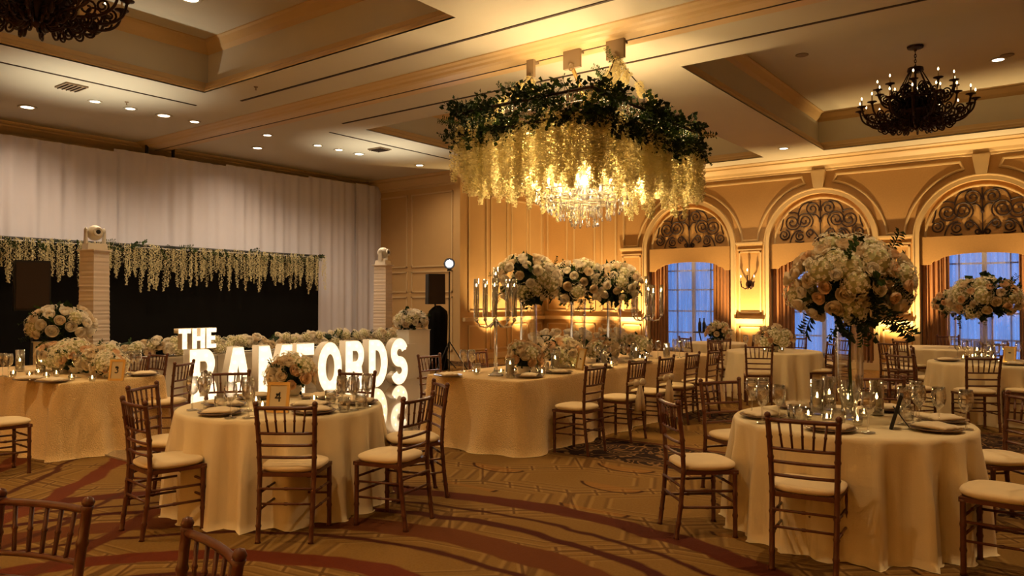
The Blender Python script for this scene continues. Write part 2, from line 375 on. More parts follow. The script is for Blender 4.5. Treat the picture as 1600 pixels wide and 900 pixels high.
# partition-track beam along the middle of the room
BY = 8.62
bp_ = [(BY - .46, ZC), (BY - .45, ZC - .015), (BY - .40, ZC - .03), (BY - .37, ZC - .05), (BY - .31, ZC - .06), (BY - .28, ZC - .085), (BY - .22, ZC - .10), (BY - .02, ZC - .10)]
MB().extrude_profile(bp_, XL, XR, 'X').build('track_beam_molding', M['trim'], ceil)
MB().extrude_profile([(BY + .02, ZC - .10), (BY + .12, ZC - .10), (BY + .13, ZC - .09), (BY + .22, ZC - .09), (BY + .24, ZC)], XL, XR, 'X').build('track_beam_molding', M['trim'], ceil)
MB().box(((XL + XR) / 2, BY, ZC - .085), (XR - XL, 0.04, 0.02)).build('partition_track', M['slot'], ceil)
for (x0, x1, y0, y1) in ((-11.55, 3.0, 7.53, 7.575), (-11.45, 3.0, 9.69, 9.735), (-12.47, -12.43, -2, 7.25), (-12.27, -12.23, 10.05, 14.6)):
    MB().box(((x0 + x1) / 2, (y0 + y1) / 2, ZC - .004), (x1 - x0, y1 - y0, 0.012)).build('air_slot', M['slot'], ceil)
for (x, y) in ((-12.95, 5.4), (-12.7, 11.85)):
    v = MB().box((x, y, ZC - .012), (0.42, 0.34, 0.024)).build('ceiling_vent', M['vent'], ceil)
    for k in range(5): MB().box((x, y - .13 + k * .065, ZC - .03), (0.38, 0.02, 0.016), rx=.5).build('vent_blade', M['slot'], v)
for (x, y) in ((-10.6, 7.2), (-6.9, 10.0), (-5.3, 6.6), (-13.2, 6.4)):
    MB().lathe([(0.035, 0), (0.03, -.012), (0.008, -.018), (0.008, -.05), (0.02, -.055), (0.0, -.058)], 10, (x, y, ZC)).build('sprinkler', M['vent'], ceil)
for (x, y) in ((-1.0, 15.9), (-3.9, 13.7)):
    MB().lathe([(0.11, 0), (0.11, -.012), (0.09, -.02), (0.0, -.022)], 18, (x, y, ZC + .9)).build('ceiling_speaker', M['vent'], ceil)

def crown(name, prof, a, b, axis):
    return struct(MB().extrude_profile(prof, a, b, axis).build(name, M['trim']))
CR = [(0, 4.72), (.03, 4.74), (.03, 4.78), (.07, 4.80), (.10, 4.86), (.19, 4.94), (.22, 4.96), (.22, 4.99), (.27, 5.0), (.30, 5.03), (.30, 5.05)]
crown('trim_1', [(YW - d, z) for d, z in CR], XS, XR, 'X')
crown('trim_2', [(XS + d, z) for d, z in CR], YR, YW, 'Y')
crown('trim_3', [(YR - d, z) for d, z in CR], XL, XS + .3, 'X')
crown('trim_4', [(XL + d, z) for d, z in CR], YB, YR, 'Y')

# ---- window wall with arched openings
WX = [-8.41, -5.03, -1.68, 1.69]; HW, ZS = 1.20, 3.0
def arch(cx, hw, z0, zs=ZS, n=28, r=None):
    r = r or hw
    return [(cx + hw, z0)] + [(cx + r * math.cos(PI * k / n), zs + r * math.sin(PI * k / n)) for k in range(n + 1)] + [(cx - hw, z0)]
me = fill2d([[(XS - .2, 0), (XR + .2, 0), (XR + .2, 5.2), (XS - .2, 5.2)]] + [arch(x, HW, 0.001) for x in WX[:3]], -0.35, 0)
ww = struct(inst('wall_window', setmat(stand_up(me, '-Y', (0, YW, 0)), M['wall2'])))
def molding(parent, pts, r=0.028, closed=True, name='panel_molding'):
    P = [Vector(p) for p in pts]
    if closed: P = P + [P[0]]
    mb = MB()
    for a, b in zip(P[:-1], P[1:]):
        d = (b - a).normalized() * r * .7
        mb.tube([a - d, b + d], r, 4 if len(P) < 8 else 6)
    return mb.build(name, M['trim'], parent)
def rectY(x0, x1, z0, z1, y): return [(x0, y, z0), (x1, y, z0), (x1, y, z1), (x0, y, z1)]
def rectX(y0, y1, z0, z1, x): return [(x, y0, z0), (x, y1, z0), (x, y1, z1), (x, y0, z1)]
for x in WX[:3]:
    outer, inner = arch(x, 1.33, 0.0), arch(x, HW, 0.001)
    me = fill2d([[(a, b) for a, b in outer] + [(a, b) for a, b in reversed(inner)]], -0.001, 0.06)
    inst('arch_molding', setmat(stand_up(me, '-Y', (0, YW, 0)), M['trim']), ww)
    molding(ww, [(a, YW - .065, b) for a, b in arch(x, 1.31, 0.02)], 0.022, False, 'arch_bead')
    me = fill2d([[(x - .10, 4.30), (x + .10, 4.30), (x + .17, 4.74), (x - .17, 4.74)]], 0, 0.11)
    inst('keystone', setmat(stand_up(me, '-Y', (0, YW, 0)), M['trim']), ww)
PX = [(WX[0] + WX[1]) / 2 - 3.37] + [(a + b) / 2 for a, b in zip(WX[:-1], WX[1:])]
for i, x in enumerate(PX):
    MB().box((x, YW - .05, 3.06), (.70, .10, .05)).box((x, YW - .03, 3.02), (.66, .06, .05)).build('pier_ledge', M['trim'], ww)
    molding(ww, rectY(x - .27, x + .27, 1.30, 2.84, YW - .01))
    MB().box((x, YW - .03, 2.90), (.62, .06, .03)).build('pier_ledge', M['trim'], ww)
    MB().box((x, YW - .08, 1.12), (.72, .16, .05)).box((x, YW - .05, 1.06), (.70, .10, .08)).build('chair_rail', M['trim'], ww)
    molding(ww, rectY(x - .27, x + .27, .28, .92, YW - .01))
    MB().box((x, YW - .03, .09), (.72, .06, .18)).build('plinth_block', M['trim'], ww)
    # spandrel panel between two arches
    if i > 0:
        a, b = WX[i - 1], WX[i]; r = 1.50; n = 14
        L = [(a + r * math.cos(t), ZS + r * math.sin(t)) for t in [math.radians(5 + (77 - 5) * k / n) for k in range(n + 1)]]
        Rr = [(b - r * math.cos(t), ZS + r * math.sin(t)) for t in [math.radians(5 + (77 - 5) * k / n) for k in range(n + 1)]]
        pts = L + [(a + .40, 4.62), (b - .40, 4.62)] + list(reversed(Rr))
    else:
        b = WX[0]; r = 1.5; n = 14
        Rr = [(b - r * math.cos(t), ZS + r * math.sin(t)) for t in [math.radians(5 + (77 - 5) * k / n) for k in range(n + 1)]]
        pts = [(x - .25, 3.13), (x - .25, 4.62), (b - .40, 4.62)] + list(reversed(Rr))
    molding(ww, [(p, YW - .01, q) for p, q in pts], 0.03)
for (x0, x1) in ((-12.95, -12.25), (-12.0, -11.3), (-11.05, -10.6)):
    molding(ww, rectY(x0, x1, 1.32, 4.5, YW - .01)); molding(ww, rectY(x0, x1, .28, .92, YW - .01))
MB().box(((XS - 10.5) / 2, YW - .05, 1.10), (abs(XS + 10.5), .10, .10)).build('chair_rail', M['trim'], ww)
for (y0, y1) in ((15.45, 16.2), (16.4, 17.15), (17.35, 18.1), (18.25, 18.85)):
    molding(wside, rectX(y0, y1, 1.32, 4.5, XS + .01)); molding(wside, rectX(y0, y1, .28, .92, XS + .01))
MB().box((XS + .05, (YR + YW) / 2, 1.10), (.10, YW - YR, .10)).build('chair_rail', M['trim'], wside)
for (x0, x1) in ((-16.5, -15.15), (-14.95, -13.45)):
    molding(wret, rectY(x0, x1, 2.55, 4.55, YR - .01)); molding(wret, rectY(x0, x1, 1.85, 2.40, YR - .01)); molding(wret, rectY(x0, x1, .28, 1.70, YR - .01))
struct(MB().box(((XS + XR) / 2, YW - .02, .08), (XR - XS, .04, .16)).build('baseboard_window', M['trim']))
struct(MB().box((XS + .02, (YR + YW) / 2, .08), (.04, YW - YR, .16)).build('baseboard_side', M['trim']))
struct(MB().box(((XL + XS) / 2, YR - .02, .08), (XS - XL, .04, .16)).build('baseboard_return', M['trim']))

# ---- windows: frame, mullions, panes, sheers, curtains, valance, scrolled iron grille
def wavy(x0, x1, z0, z1, y, folds, depth, nx=90, nz=10, seed=0, pinch=0.0, puddle=0.0, axis='X'):
    rd = random.Random(seed); ph = [rd.uniform(0, 6.28) for _ in range(4)]; mb = MB(); vs = []
    for j in range(nz + 1):
        t = j / nz; z = z0 + (z1 - z0) * t
        for i in range(nx + 1):
            s = i / nx
            q = s * folds * 2 * PI
            w_ = math.sin(q + ph[0] + .5 * math.sin(q * .37 + ph[1])) * .65 + .35 * math.sin(q * 1.73 + ph[2] + t * .6)
            dd = depth * w_ * (0.65 + .35 * (1 - t)) + puddle * max(0, 1 - t * 6)
            xx = x0 + (x1 - x0) * s
            vs.append((xx, y + dd, z) if axis == 'X' else (y + dd, xx, z))
    return mb.add(vs, [(j * (nx + 1) + i, j * (nx + 1) + i + 1, (j + 1) * (nx + 1) + i + 1, (j + 1) * (nx + 1) + i) for j in range(nz) for i in range(nx)])
def spiral(c, r0, turns, a0, sgn=1, n=34, r1=0.02):
    out = []
    for k in range(n + 1):
        t = k / n; a = a0 + sgn * turns * 2 * PI * t; r = r0 * (1 - t) ** .85 + r1 * t
        out.append((c[0] + r * math.cos(a), c[1] + r * math.sin(a)))
    return out
GR = []      # half of the grille, radius 1; mirrored
GR += [spiral((.19, .80), .17, 1.7, PI * 1.1, -1), spiral((.37, .52), .21, 2.2, PI * 1.25, -1), spiral((.66, .50), .20, 1.9, PI * .95, 1), spiral((.48, .15), .12, 1.5, PI * .7, -1), spiral((.86, .20), .14, 1.7, PI * .6, 1), spiral((.24, .22), .10, 1.3, PI * 1.5, 1), spiral((.09, .06), .06, 1.2, PI, 1)]
def bez(a, b, c, n=14): return [((1 - t) ** 2 * a[0] + 2 * t * (1 - t) * b[0] + t * t * c[0], (1 - t) ** 2 * a[1] + 2 * t * (1 - t) * b[1] + t * t * c[1]) for t in [k / n for k in range(n + 1)]]
GR += [bez((0, .48), (.06, .70), (.18, .64)), bez((.19, .97), (.50, .98), (.52, .66)), bez((.50, .70), (.86, .86), (.90, .50)), bez((.90, .50), (.90, .42), (.96, .30)), bez((0, .0), (.10, .24), (.24, .32)), bez((.46, .30), (.66, .30), (.72, .0)), bez((.60, .05), (.50, -.02), (.38, .02))]
wlabels = ['farthest window, left', 'middle window', 'right-hand window', 'window beyond the right edge']
for i, x in enumerate(WX[:3]):
    wn = bpy.data.objects.new('window_%d' % (i + 1), None); COL.objects.link(wn); wn.location = (x, YW + .36, 0); struct(wn)
    # recess back wall around the glazed opening
    me = fill2d([[(-HW - .1, 0), (HW + .1, 0), (HW + .1, 4.5), (-HW - .1, 4.5)], [(-.98, .25), (.98, .25), (.98, 2.75), (-.98, 2.75)]], -.06, 0)
    inst('recess_back', setmat(stand_up(me), M['valance']), wn)
    f = MB()
    for xx in (-.95, 0, .95): f.box((xx, .03, 1.5), (.09 if xx == 0 else .07, .06, 2.5))
    f.box((0, .03, .28), (1.96, .06, .07)).box((0, .03, 2.72), (1.96, .06, .07)); f.build('window_frame', M['white'], wn)
    for xx in (-.48, .48): MB().box((xx, .03, 1.5), (.03, .04, 2.46)).build('mullion', M['white'], wn)
    for zz in (.74, 1.32, 1.9, 2.42): MB().box((0, .03, zz), (1.9, .04, .035)).build('mullion', M['white'], wn)
    for xx in (-.715, -.24, .24, .715):
        for za, zb in ((.3, .74), (.74, 1.32), (1.32, 1.9), (1.9, 2.42), (2.42, 2.7)):
            MB().box((xx, .03, (za + zb) / 2), (.46, .008, zb - za - .02)).build('pane', M['glass'], wn)
    MB().box((0, -.12, .10), (2.4, .2, .2)).build('window_sill', M['trim'], wn)
    pos = ['leftmost arched window', 'middle arched window', 'rightmost arched window'][i]
    s = wavy(-.99, .99, .21, 2.72, 0, 15, .018, 150, 6, i).build('sheer_curtain', M['sheer'], None, True, None, (x, YW + .28, 0))
    tag(s, 'sheer white voile glowing blue with dusk in the ' + pos, 'sheer curtain', 'sheers behind the arched windows')
    for sgn, nm in ((-1, 'left'), (1, 'right')):
        a, b = sorted((sgn * 1.17, sgn * .64))
        c = wavy(a, b, .015, 2.66, 0, 6, .05, 70, 8, i * 5 + sgn + 3).build('window_curtain', M['curtain'], None, True, None, (x, YW + .14, 0))
        tag(c, 'brown floor-length curtain on the %s side of the %s' % (nm, pos), 'curtain', 'brown curtains at the arched windows')
    # valance with a shaped lower edge
    lo = [(1.19, 2.40), (1.0, 2.40), (.94, 2.47), (.82, 2.50)] + [(.82 * math.cos(t) , 2.50 + .14 * math.sin(t)) for t in [PI * k / 16 for k in range(1, 16)]] + [(-.82, 2.50), (-.94, 2.47), (-1.0, 2.40), (-1.19, 2.40)]
    me = fill2d([lo + [(-1.19, 3.02), (1.19, 3.02)]], -.03, .03)
    v = inst('window_valance', setmat(stand_up(me), M['valance']), None, (x, YW + .06, 0))
    tag(v, 'gold upholstered valance with scalloped edge across the ' + pos, 'valance', 'valances of the arched windows')
    # tympanum
    me = fill2d([arch(0, HW + .02, 2.98, n=24)], -.02, .02)
    t = struct(inst('trim_%d' % (10 + i), setmat(stand_up(me, '-Y', (x, YW + .13, 0)), M['wall2'])))
    molding(t, [(x + 1.10 * math.cos(PI * k / 24), YW + .10, ZS + 1.10 * math.sin(PI * k / 24)) for k in range(25)], .03, False, 'inner_arch_molding')
    g = thing('iron_grille', 'dark scrolled iron grille filling the arch of the ' + pos, 'grille', (x, YW + .093, 3.04), 0, 'iron grilles in the window arches')
    MB().tube([(0, 0, 0), (0, 0, .98)], .014, 6).ball((0, 0, .50), .04, 8, (1, 1, 1.4)).ball((0, 0, .99), .02, 6).build('stem', M['scroll'], g)
    for sg in (-1, 1):
        for p in GR: MB().tube([(sg * a, 0, b) for a, b in p], .0165, 5).build('scroll', M['scroll'], g)
# ------------------------------------------------------------------ furniture
def knot_tube(pts, r, n=8, step=0.085):      # turned bamboo-look tube with raised rings
    P = [Vector(p) for p in pts]; out = []; rr = []; acc = 0
    for a, b in zip(P[:-1], P[1:]):
        L = (b - a).length; k = max(1, round(L / step))
        for i in range(k):
            t = i / k
            for dt, s in ((0.0, 1.28), (0.12, 1.0), (0.88, 1.0)):
                out.append(a.lerp(b, min(1, t + dt / k))); rr.append(r * s)
    out.append(P[-1]); rr.append(r * 1.28)
    return MB().tube(out, rr, n)
def thin_tube(a, b, r, n=6):
    a, b = Vector(a), Vector(b); m = (a + b) / 2
    return MB().tube([a, a.lerp(b, .46), a.lerp(b, .48), a.lerp(b, .52), a.lerp(b, .54), b], [r, r, r * 1.35, r * 1.35, r, r], n)
W = M['wood']
def chair_meshes():
    d = {}
    d['front_leg'] = knot_tube([(0, 0, 0), (0, 0, .44)], .0165, 8, .15).mesh('front_leg', W, True)
    def post(sx): return knot_tube([(sx * .175, -.235, 0), (sx * .178, -.205, .22), (sx * .180, -.185, .45), (sx * .186, -.195, .66), (sx * .196, -.225, .90)], .0165, 8, .12).ball((sx * .197, -.227, .912), .021, 8)
    d['post_l'] = post(-1).mesh('back_post', W, True); d['post_r'] = post(1).mesh('back_post', W, True)
    mb = MB(); vs = [(-.18, -.19), (.18, -.19), (.205, .19), (-.205, .19)]
    mb.add([(x, y, .425) for x, y in vs] + [(x, y, .452) for x, y in vs], [(3, 2, 1, 0), (4, 5, 6, 7), (0, 1, 5, 4), (1, 2, 6, 5), (2, 3, 7, 6), (3, 0, 4, 7)]); d['frame'] = mb.mesh('seat_frame', W)
    def cw(r, z, a):
        c, s = math.cos(a), math.sin(a); k = (abs(c) ** 3.2 + abs(s) ** 3.2) ** (-1 / 3.2); return r * k * (1 + .05 * s)
    d['cushion'] = MB().lathe([(0.0, .452), (.190, .452), (.203, .462), (.208, .475), (.203, .488), (.18, .498), (.10, .503), (0.0, .504)], 28, (0, .0, 0), cw).mesh('cushion', M['cushion'], True)
    def rail(z, y, hw, r, bow):
        return MB().tube([(hw * (2 * k / 8 - 1), y - bow * (1 - (2 * k / 8 - 1) ** 2), z) for k in range(9)], r, 8)
    d['top'] = rail(.885, -.223, .195, .0135, .022).mesh('top_rail', W, True)
    d['rails'] = [rail(z, y, hw, .0105, .018).mesh('back_rail', W, True) for z, y, hw in ((.715, -.202, .188), (.635, -.193, .185), (.555, -.188, .183))]
    sp = []
    for k in range(5):
        u = (k - 2) / 2
        sp.append(thin_tube((u * .115, -.202 - .018 * (1 - (u * .62) ** 2), .715), (u * .135, -.223 - .022 * (1 - (u * .7) ** 2), .885), .0075).mesh('spindle', W, True))
    d['sp'] = sp; st = []
    for sx in (-1, 1):
        for z in (.20, .31): st.append(thin_tube((sx * .177, -.21, z + .01), (sx * .188, .165, z), .009).mesh('stretcher', W, True))
    for z in (.235, .345): st.append(thin_tube((-.188, .165, z), (.188, .165, z), .009).mesh('stretcher', W, True))
    for z in (.25, .35): st.append(thin_tube((-.178, -.205, z), (.178, -.205, z), .009).mesh('stretcher', W, True))
    d['st'] = st
    return d
CM = chair_meshes()
def chair(label, pos, rz, group, bow=False):
    t = thing('chiavari_chair', label, 'chair', (pos[0], pos[1], 0), rz, group)
    for sx in (-1, 1): inst('front_leg', CM['front_leg'], t, (sx * .19, .17, 0))
    inst('back_post', CM['post_l'], t); inst('back_post', CM['post_r'], t)
    inst('seat_frame', CM['frame'], t); inst('cushion', CM['cushion'], t); inst('top_rail', CM['top'], t)
    for m in CM['rails']: inst('back_rail', m, t)
    for m in CM['sp']: inst('spindle', m, t)
    for m in CM['st']: inst('stretcher', m, t)
    if bow:
        b = MB()
        for sx in (-1, 1):
            b.ball((sx * .075, -.245, .66), .075, 10, (1, .35, .62)); b.tube([(sx * .01, -.25, .65), (sx * .04, -.255, .50), (sx * .055, -.25, .34)], [.012, .03, .04], 6)
        b.ball((0, -.25, .66), .03, 8).tube([(-.2, -.205, .66), (0, -.235, .66), (.2, -.205, .66)], .022, 6)
        b.build('sash_bow', M['napkin'], t, True)
    return t
def chair_at(label, px, d, lat, dep, group, bow=False): return chair(label, at(px, d), heading(lat, dep), group, bow)

def round_table(label, pos, R, group, seed=0, folds=13, H=.76):
    rd = random.Random(seed)
    t = thing('banquet_table', label, 'table', (pos[0], pos[1], 0), 0, group)
    MB().lathe([(0, H - .035), (R - .09, H - .035), (R - .08, H - .02), (R - .09, H - .008), (0, H - .008)], 40).build('tabletop', M['wood'], t)
    for k in range(4): MB().tube([(.45 * math.cos(k * PI / 2 + .6), .45 * math.sin(k * PI / 2 + .6), 0), (.45 * math.cos(k * PI / 2 + .6), .45 * math.sin(k * PI / 2 + .6), H - .036)], .018, 8).build('leg', M['black'], t)
    return t
def round_cloth(label, pos, R, group, seed=0, folds=18, H=.76, material='cloth'):
    rd = random.Random(seed); ph = [rd.uniform(0, 6.28) for _ in range(5)]
    amp = [rd.uniform(.6, 1.25) for _ in range(64)]
    def wob(r, z, a):
        if z > H - .02: return r
        t = (H - z) / H
        q = folds * a + ph[0] + .8 * math.sin(2 * a + ph[1]) + .5 * math.sin(5 * a + ph[2])
        f = math.sin(q); f = .62 * (1 - 2 * abs(math.sin(q / 2)) ** 1.35) + .20 * math.sin(2.3 * q + ph[3])
        k = amp[int((q / (2 * PI)) % 64)]
        k = 1.0 + .25 * math.sin(3 * a + ph[4])
        return r + min(1, t * 2.0) * .085 * k * f
    prof = [(0, H + .0), (R * .5, H), (R - .03, H), (R - .012, H - .004), (R, H - .016), (R + .004, H - .04)]
    for k in range(1, 13):
        t = k / 12; prof.append((R + .004 + .045 * t ** 1.2, (H - .04) * (1 - t) + .004 * t))
    prof += [(R + .065, .003)]
    o = MB().lathe(prof, 156, (0, 0, 0), wob, False).build('tablecloth', M[material], None, True, None, (pos[0], pos[1], 0))
    return tag(o, label, 'tablecloth', group)
def long_table(label, clabel, x0, x1, y0, y1, H=.76, seed=0):
    cx, cy, hx, hy = (x0 + x1) / 2, (y0 + y1) / 2, (x1 - x0) / 2, (y1 - y0) / 2
    t = thing('banquet_table', label, 'table', (cx, cy, 0))
    MB().box((0, 0, H - .022), (2 * hx - .16, 2 * hy - .16, .024)).build('tabletop', M['wood'], t)
    for sx in (-1, 1):
        for sy in (-1, 1): MB().tube([(sx * (hx - .15), sy * (hy - .15), 0), (sx * (hx - .15), sy * (hy - .15), H - .036)], .02, 8).build('leg', M['black'], t)
    rd = random.Random(seed); ph = [rd.uniform(0, 6.28) for _ in range(6)]
    # perimeter with rounded corners
    def perim(off, rc, n=300):
        hx_, hy_ = hx + off, hy + off; pts = []; L = 4 * (hx_ + hy_)
        for k in range(n):
            s = k / n * L
            for (dx, dy, ln, ox, oy) in ((1, 0, 2 * hx_, -hx_, -hy_), (0, 1, 2 * hy_, hx_, -hy_), (-1, 0, 2 * hx_, hx_, hy_), (0, -1, 2 * hy_, -hx_, hy_)):
                if s <= ln: p = (ox + dx * s, oy + dy * s); break
                s -= ln
            x, y = p
            ax, ay = abs(x) - (hx_ - rc), abs(y) - (hy_ - rc)
            if ax > 0 and ay > 0:
                l = math.hypot(ax, ay); x = math.copysign(hx_ - rc + ax / l * rc * min(1, l / rc + .0) if l > rc else abs(x), x); y = math.copysign(hy_ - rc + ay / l * rc if l > rc else abs(y), y)
            pts.append((x, y))
        return pts
    rows = [(-.02, H, .05), (-.006, H - .003, .06), (.0, H - .02, .07)]
    for k in range(1, 11):
        q = k / 10; rows.append((.005 + .11 * q ** 1.4, (H - .02) * (1 - q) + .015 * q, .07 + .15 * q))
    rows.append((.135, .004, .24))
    n = 300; vs = [(0, 0, H)]; fs = []
    for i, (off, z, rc) in enumerate(rows):
        for k, (x, y) in enumerate(perim(off, rc, n)):
            q = k / n * 2 * PI; tq = max(0, (H - .02 - z) / H)
            f = .045 * tq * (math.sin(17 * q + ph[0] + math.sin(3 * q + ph[1])) + .5 * math.sin(31 * q + ph[2])) + rd.uniform(-.006, .006)
            l = math.hypot(x / hx, y / hy) or 1; nx_, ny_ = (math.copysign(1, x), 0) if abs(x) / hx > abs(y) / hy else (0, math.copysign(1, y))
            vs.append((x + nx_ * f, y + ny_ * f, z))
    for k in range(n): fs.append((0, 1 + k, 1 + (k + 1) % n))
    for i in range(len(rows) - 1):
        for k in range(n): fs.append((1 + i * n + k, 1 + (i + 1) * n + k, 1 + (i + 1) * n + (k + 1) % n, 1 + i * n + (k + 1) % n))
    o = MB().add(vs, fs).build('tablecloth', M['fuzzy'], None, True, None, (cx, cy, 0))
    tag(o, clabel, 'tablecloth')
    return t

# ------------------------------------------------------------------ flower pieces
def petal_faces(mb, c, out, up, w_, h, curl=.3):
    out, up = Vector(out).normalized(), Vector(up).normalized(); side = out.cross(up).normalized(); c = Vector(c)
    vs = [c - side * w_ * .25, c + side * w_ * .25, c + up * h * .6 + side * w_ * .5 + out * curl * h * .25, c + up * h + side * w_ * .22 + out * curl * h * .8, c + up * h - side * w_ * .22 + out * curl * h * .8, c + up * h * .6 - side * w_ * .5 + out * curl * h * .25]
    mb.add(vs, [(0, 1, 2, 5), (5, 2, 3, 4)])
def rose_mesh(name, m):                     # radius 1: nested cupped shells of overlapping petals
    mb = MB().ball((0, 0, .06), .24, 8, (1, 1, 1.2)); rd = random.Random(3)
    for n, R, top, flare in ((3, .30, .10, .15), (4, .50, .40, .22), (5, .70, .72, .32), (6, .90, 1.08, .42)):
        off = rd.uniform(0, 6)
        for k in range(n):
            a0 = off + 2 * PI * k / n; hw = 2 * PI / n * .68; vs = []
            for j in range(5):
                v = j / 4; th = PI * .88 - (PI * .88 - top) * v
                for i in range(5):
                    u = i / 4 * 2 - 1; r = R * (1 + flare * v ** 4 - .10 * (u * u) * (1 - .2 * v) + .05 * (k % 2)); tw = th + .22 * u * u * v
                    a = a0 + hw * u * (.35 + .65 * math.sin(PI * min(.5, v * .62)))
                    vs.append((r * math.sin(tw) * math.cos(a), r * math.sin(tw) * math.sin(a), r * math.cos(tw) * .92 + .05))
            mb.add(vs, [(j * 5 + i, j * 5 + i + 1, (j + 1) * 5 + i + 1, (j + 1) * 5 + i) for j in range(4) for i in range(4)])
    return mb.mesh(name, m, True)
def hyd_mesh(name, m, n=74, seed=1):        # radius 1
    mb = MB().ball((0, 0, 0), .80, 10); nc = len(mb.f); rd = random.Random(seed)
    for i in range(n):
        z = 1 - 1.75 * (i + .5) / n; r = math.sqrt(max(0, 1 - z * z)); a = i * 2.39996
        d = Vector((r * math.cos(a), r * math.sin(a), z)); d = (d + Vector([rd.uniform(-.12, .12) for _ in range(3)])).normalized()
        u = d.orthogonal().normalized(); v = d.cross(u); rot = rd.uniform(0, 6.28); c = d * rd.uniform(.86, 1.06)
        for k in range(4):
            b = rot + k * PI / 2; p = u * math.cos(b) + v * math.sin(b) + d * rd.uniform(-.25, .35); q = d.cross(p).normalized(); s = rd.uniform(.15, .20)
            mb.add([c, c + p * s * .6 + q * s * .5 + d * .04, c + p * s * 1.0, c + p * s * .6 - q * s * .5 + d * .04], [(0, 1, 2, 3)])
    me = mb.mesh(name, m, False); me.materials.append(M['hydcore'])
    for k in range(nc): me.polygons[k].material_index = 1
    return me
def clump_mesh(name, m, n, seed, R=1.0):    # bushy ivy clump, radius 1
    mb = MB(); rd = random.Random(seed)
    for i in range(n):
        d = Vector([rd.gauss(0, 1) for _ in range(3)]).normalized(); c = d * rd.uniform(.25, 1.0) * R; c.z *= .8
        f = (d + Vector([rd.uniform(-.8, .8) for _ in range(3)]) + Vector((0, 0, -.4))).normalized(); s = rd.uniform(.30, .48); sd = f.cross(Vector([rd.uniform(-1, 1) for _ in range(3)])).normalized() * s * .42
        nn = f.cross(sd).normalized() * s * .12
        mb.add([c, c + f * s * .45 + sd - nn, c + f * s, c + f * s * .45 - sd - nn], [(0, 1, 2), (0, 2, 3)])
        mb.tube([(0, 0, 0), tuple(c)], .012, 3, False)
    return mb.mesh(name, m, False)
def sprig_mesh(name, m, nl=13, seed=2, droop=.5):   # unit length leafy sprig growing along +Z
    mb = MB(); rd = random.Random(seed); P = []
    for k in range(nl):
        t = k / (nl - 1); P.append(Vector((droop * .5 * t * t, 0, t * (1 - .15 * droop * t))))
    mb.tube(P, .012, 4, False)
    for k in range(1, nl):
        for s in (-1, 1):
            a = rd.uniform(-.7, .7); d = Vector((math.sin(a) * .5 - .1, s * math.cos(a), .45)).normalized(); L = rd.uniform(.16, .27); sd = d.cross(Vector((rd.uniform(-.4, .4), 0, 1))).normalized() * L * .26
            c = P[k]; mid = c + d * L * .5 + Vector((0, 0, .02))
            mb.add([c, mid + sd, c + d * L - Vector((0, 0, L * .2)), mid - sd], [(0, 1, 2), (0, 2, 3)])
    return mb.mesh(name, m, False)
def strand_mesh(name, m, seed, dens=64, width=.05):   # hanging blossom strand, length 1 down from the origin
    mb = MB(); rd = random.Random(seed); mb.tube([(0, 0, 0), (.01, 0, -.5), (0, 0, -1)], .005, 3, False)
    for k in range(dens):
        t = (k + rd.random()) / dens; w_ = width * (1.0 if t < .75 else 1.0 - 2.6 * (t - .75)); a = rd.uniform(0, 6.28)
        c = Vector((math.cos(a) * w_ * rd.uniform(.3, 1), math.sin(a) * w_ * rd.uniform(.3, 1), -t)); d = Vector((math.cos(a), math.sin(a), rd.uniform(-.5, .5))).normalized()
        u = d.orthogonal().normalized(); v = d.cross(u); s = rd.uniform(.013, .024)
        mb.add([c + u * s, c + v * s * .8 + d * .01, c - u * s, c - v * s * .8 + d * .01], [(0, 1, 2, 3)])
    return mb.mesh(name, m, False)
ROSES = {k: rose_mesh('rose', M[k]) for k in ('rose_cream', 'rose_peach', 'rose_white')}
HYD = [hyd_mesh('hydrangea', M['hyd'], 70, s) for s in (1, 2)]
SPRIG = [sprig_mesh('leaf_sprig', M['leaf'], 11, 2), sprig_mesh('leaf_sprig', M['leafdark'], 12, 5, .9)]
CLUMP = [clump_mesh('ivy_clump', M['leafdark'], 44, 1), clump_mesh('ivy_clump', M['leaf'], 44, 2), clump_mesh('ivy_clump', M['leafdark'], 38, 3)]
STR = [strand_mesh('blossom_strand', M['wist'], s, 240, .052) for s in range(4)]
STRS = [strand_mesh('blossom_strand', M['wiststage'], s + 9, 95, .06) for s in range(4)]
def bloom(parent, c, d, kind, r, rd):
    q = Vector(d).to_track_quat('Z', 'Y') @ Quaternion((0, 0, 1), rd.uniform(0, 6.28))
    if kind == 'hyd': return inst('hydrangea', rd.choice(HYD), parent, c, q, (r, r, r * .9))
    return inst('rose', ROSES[kind], parent, c, q, (r, r, r * .95))
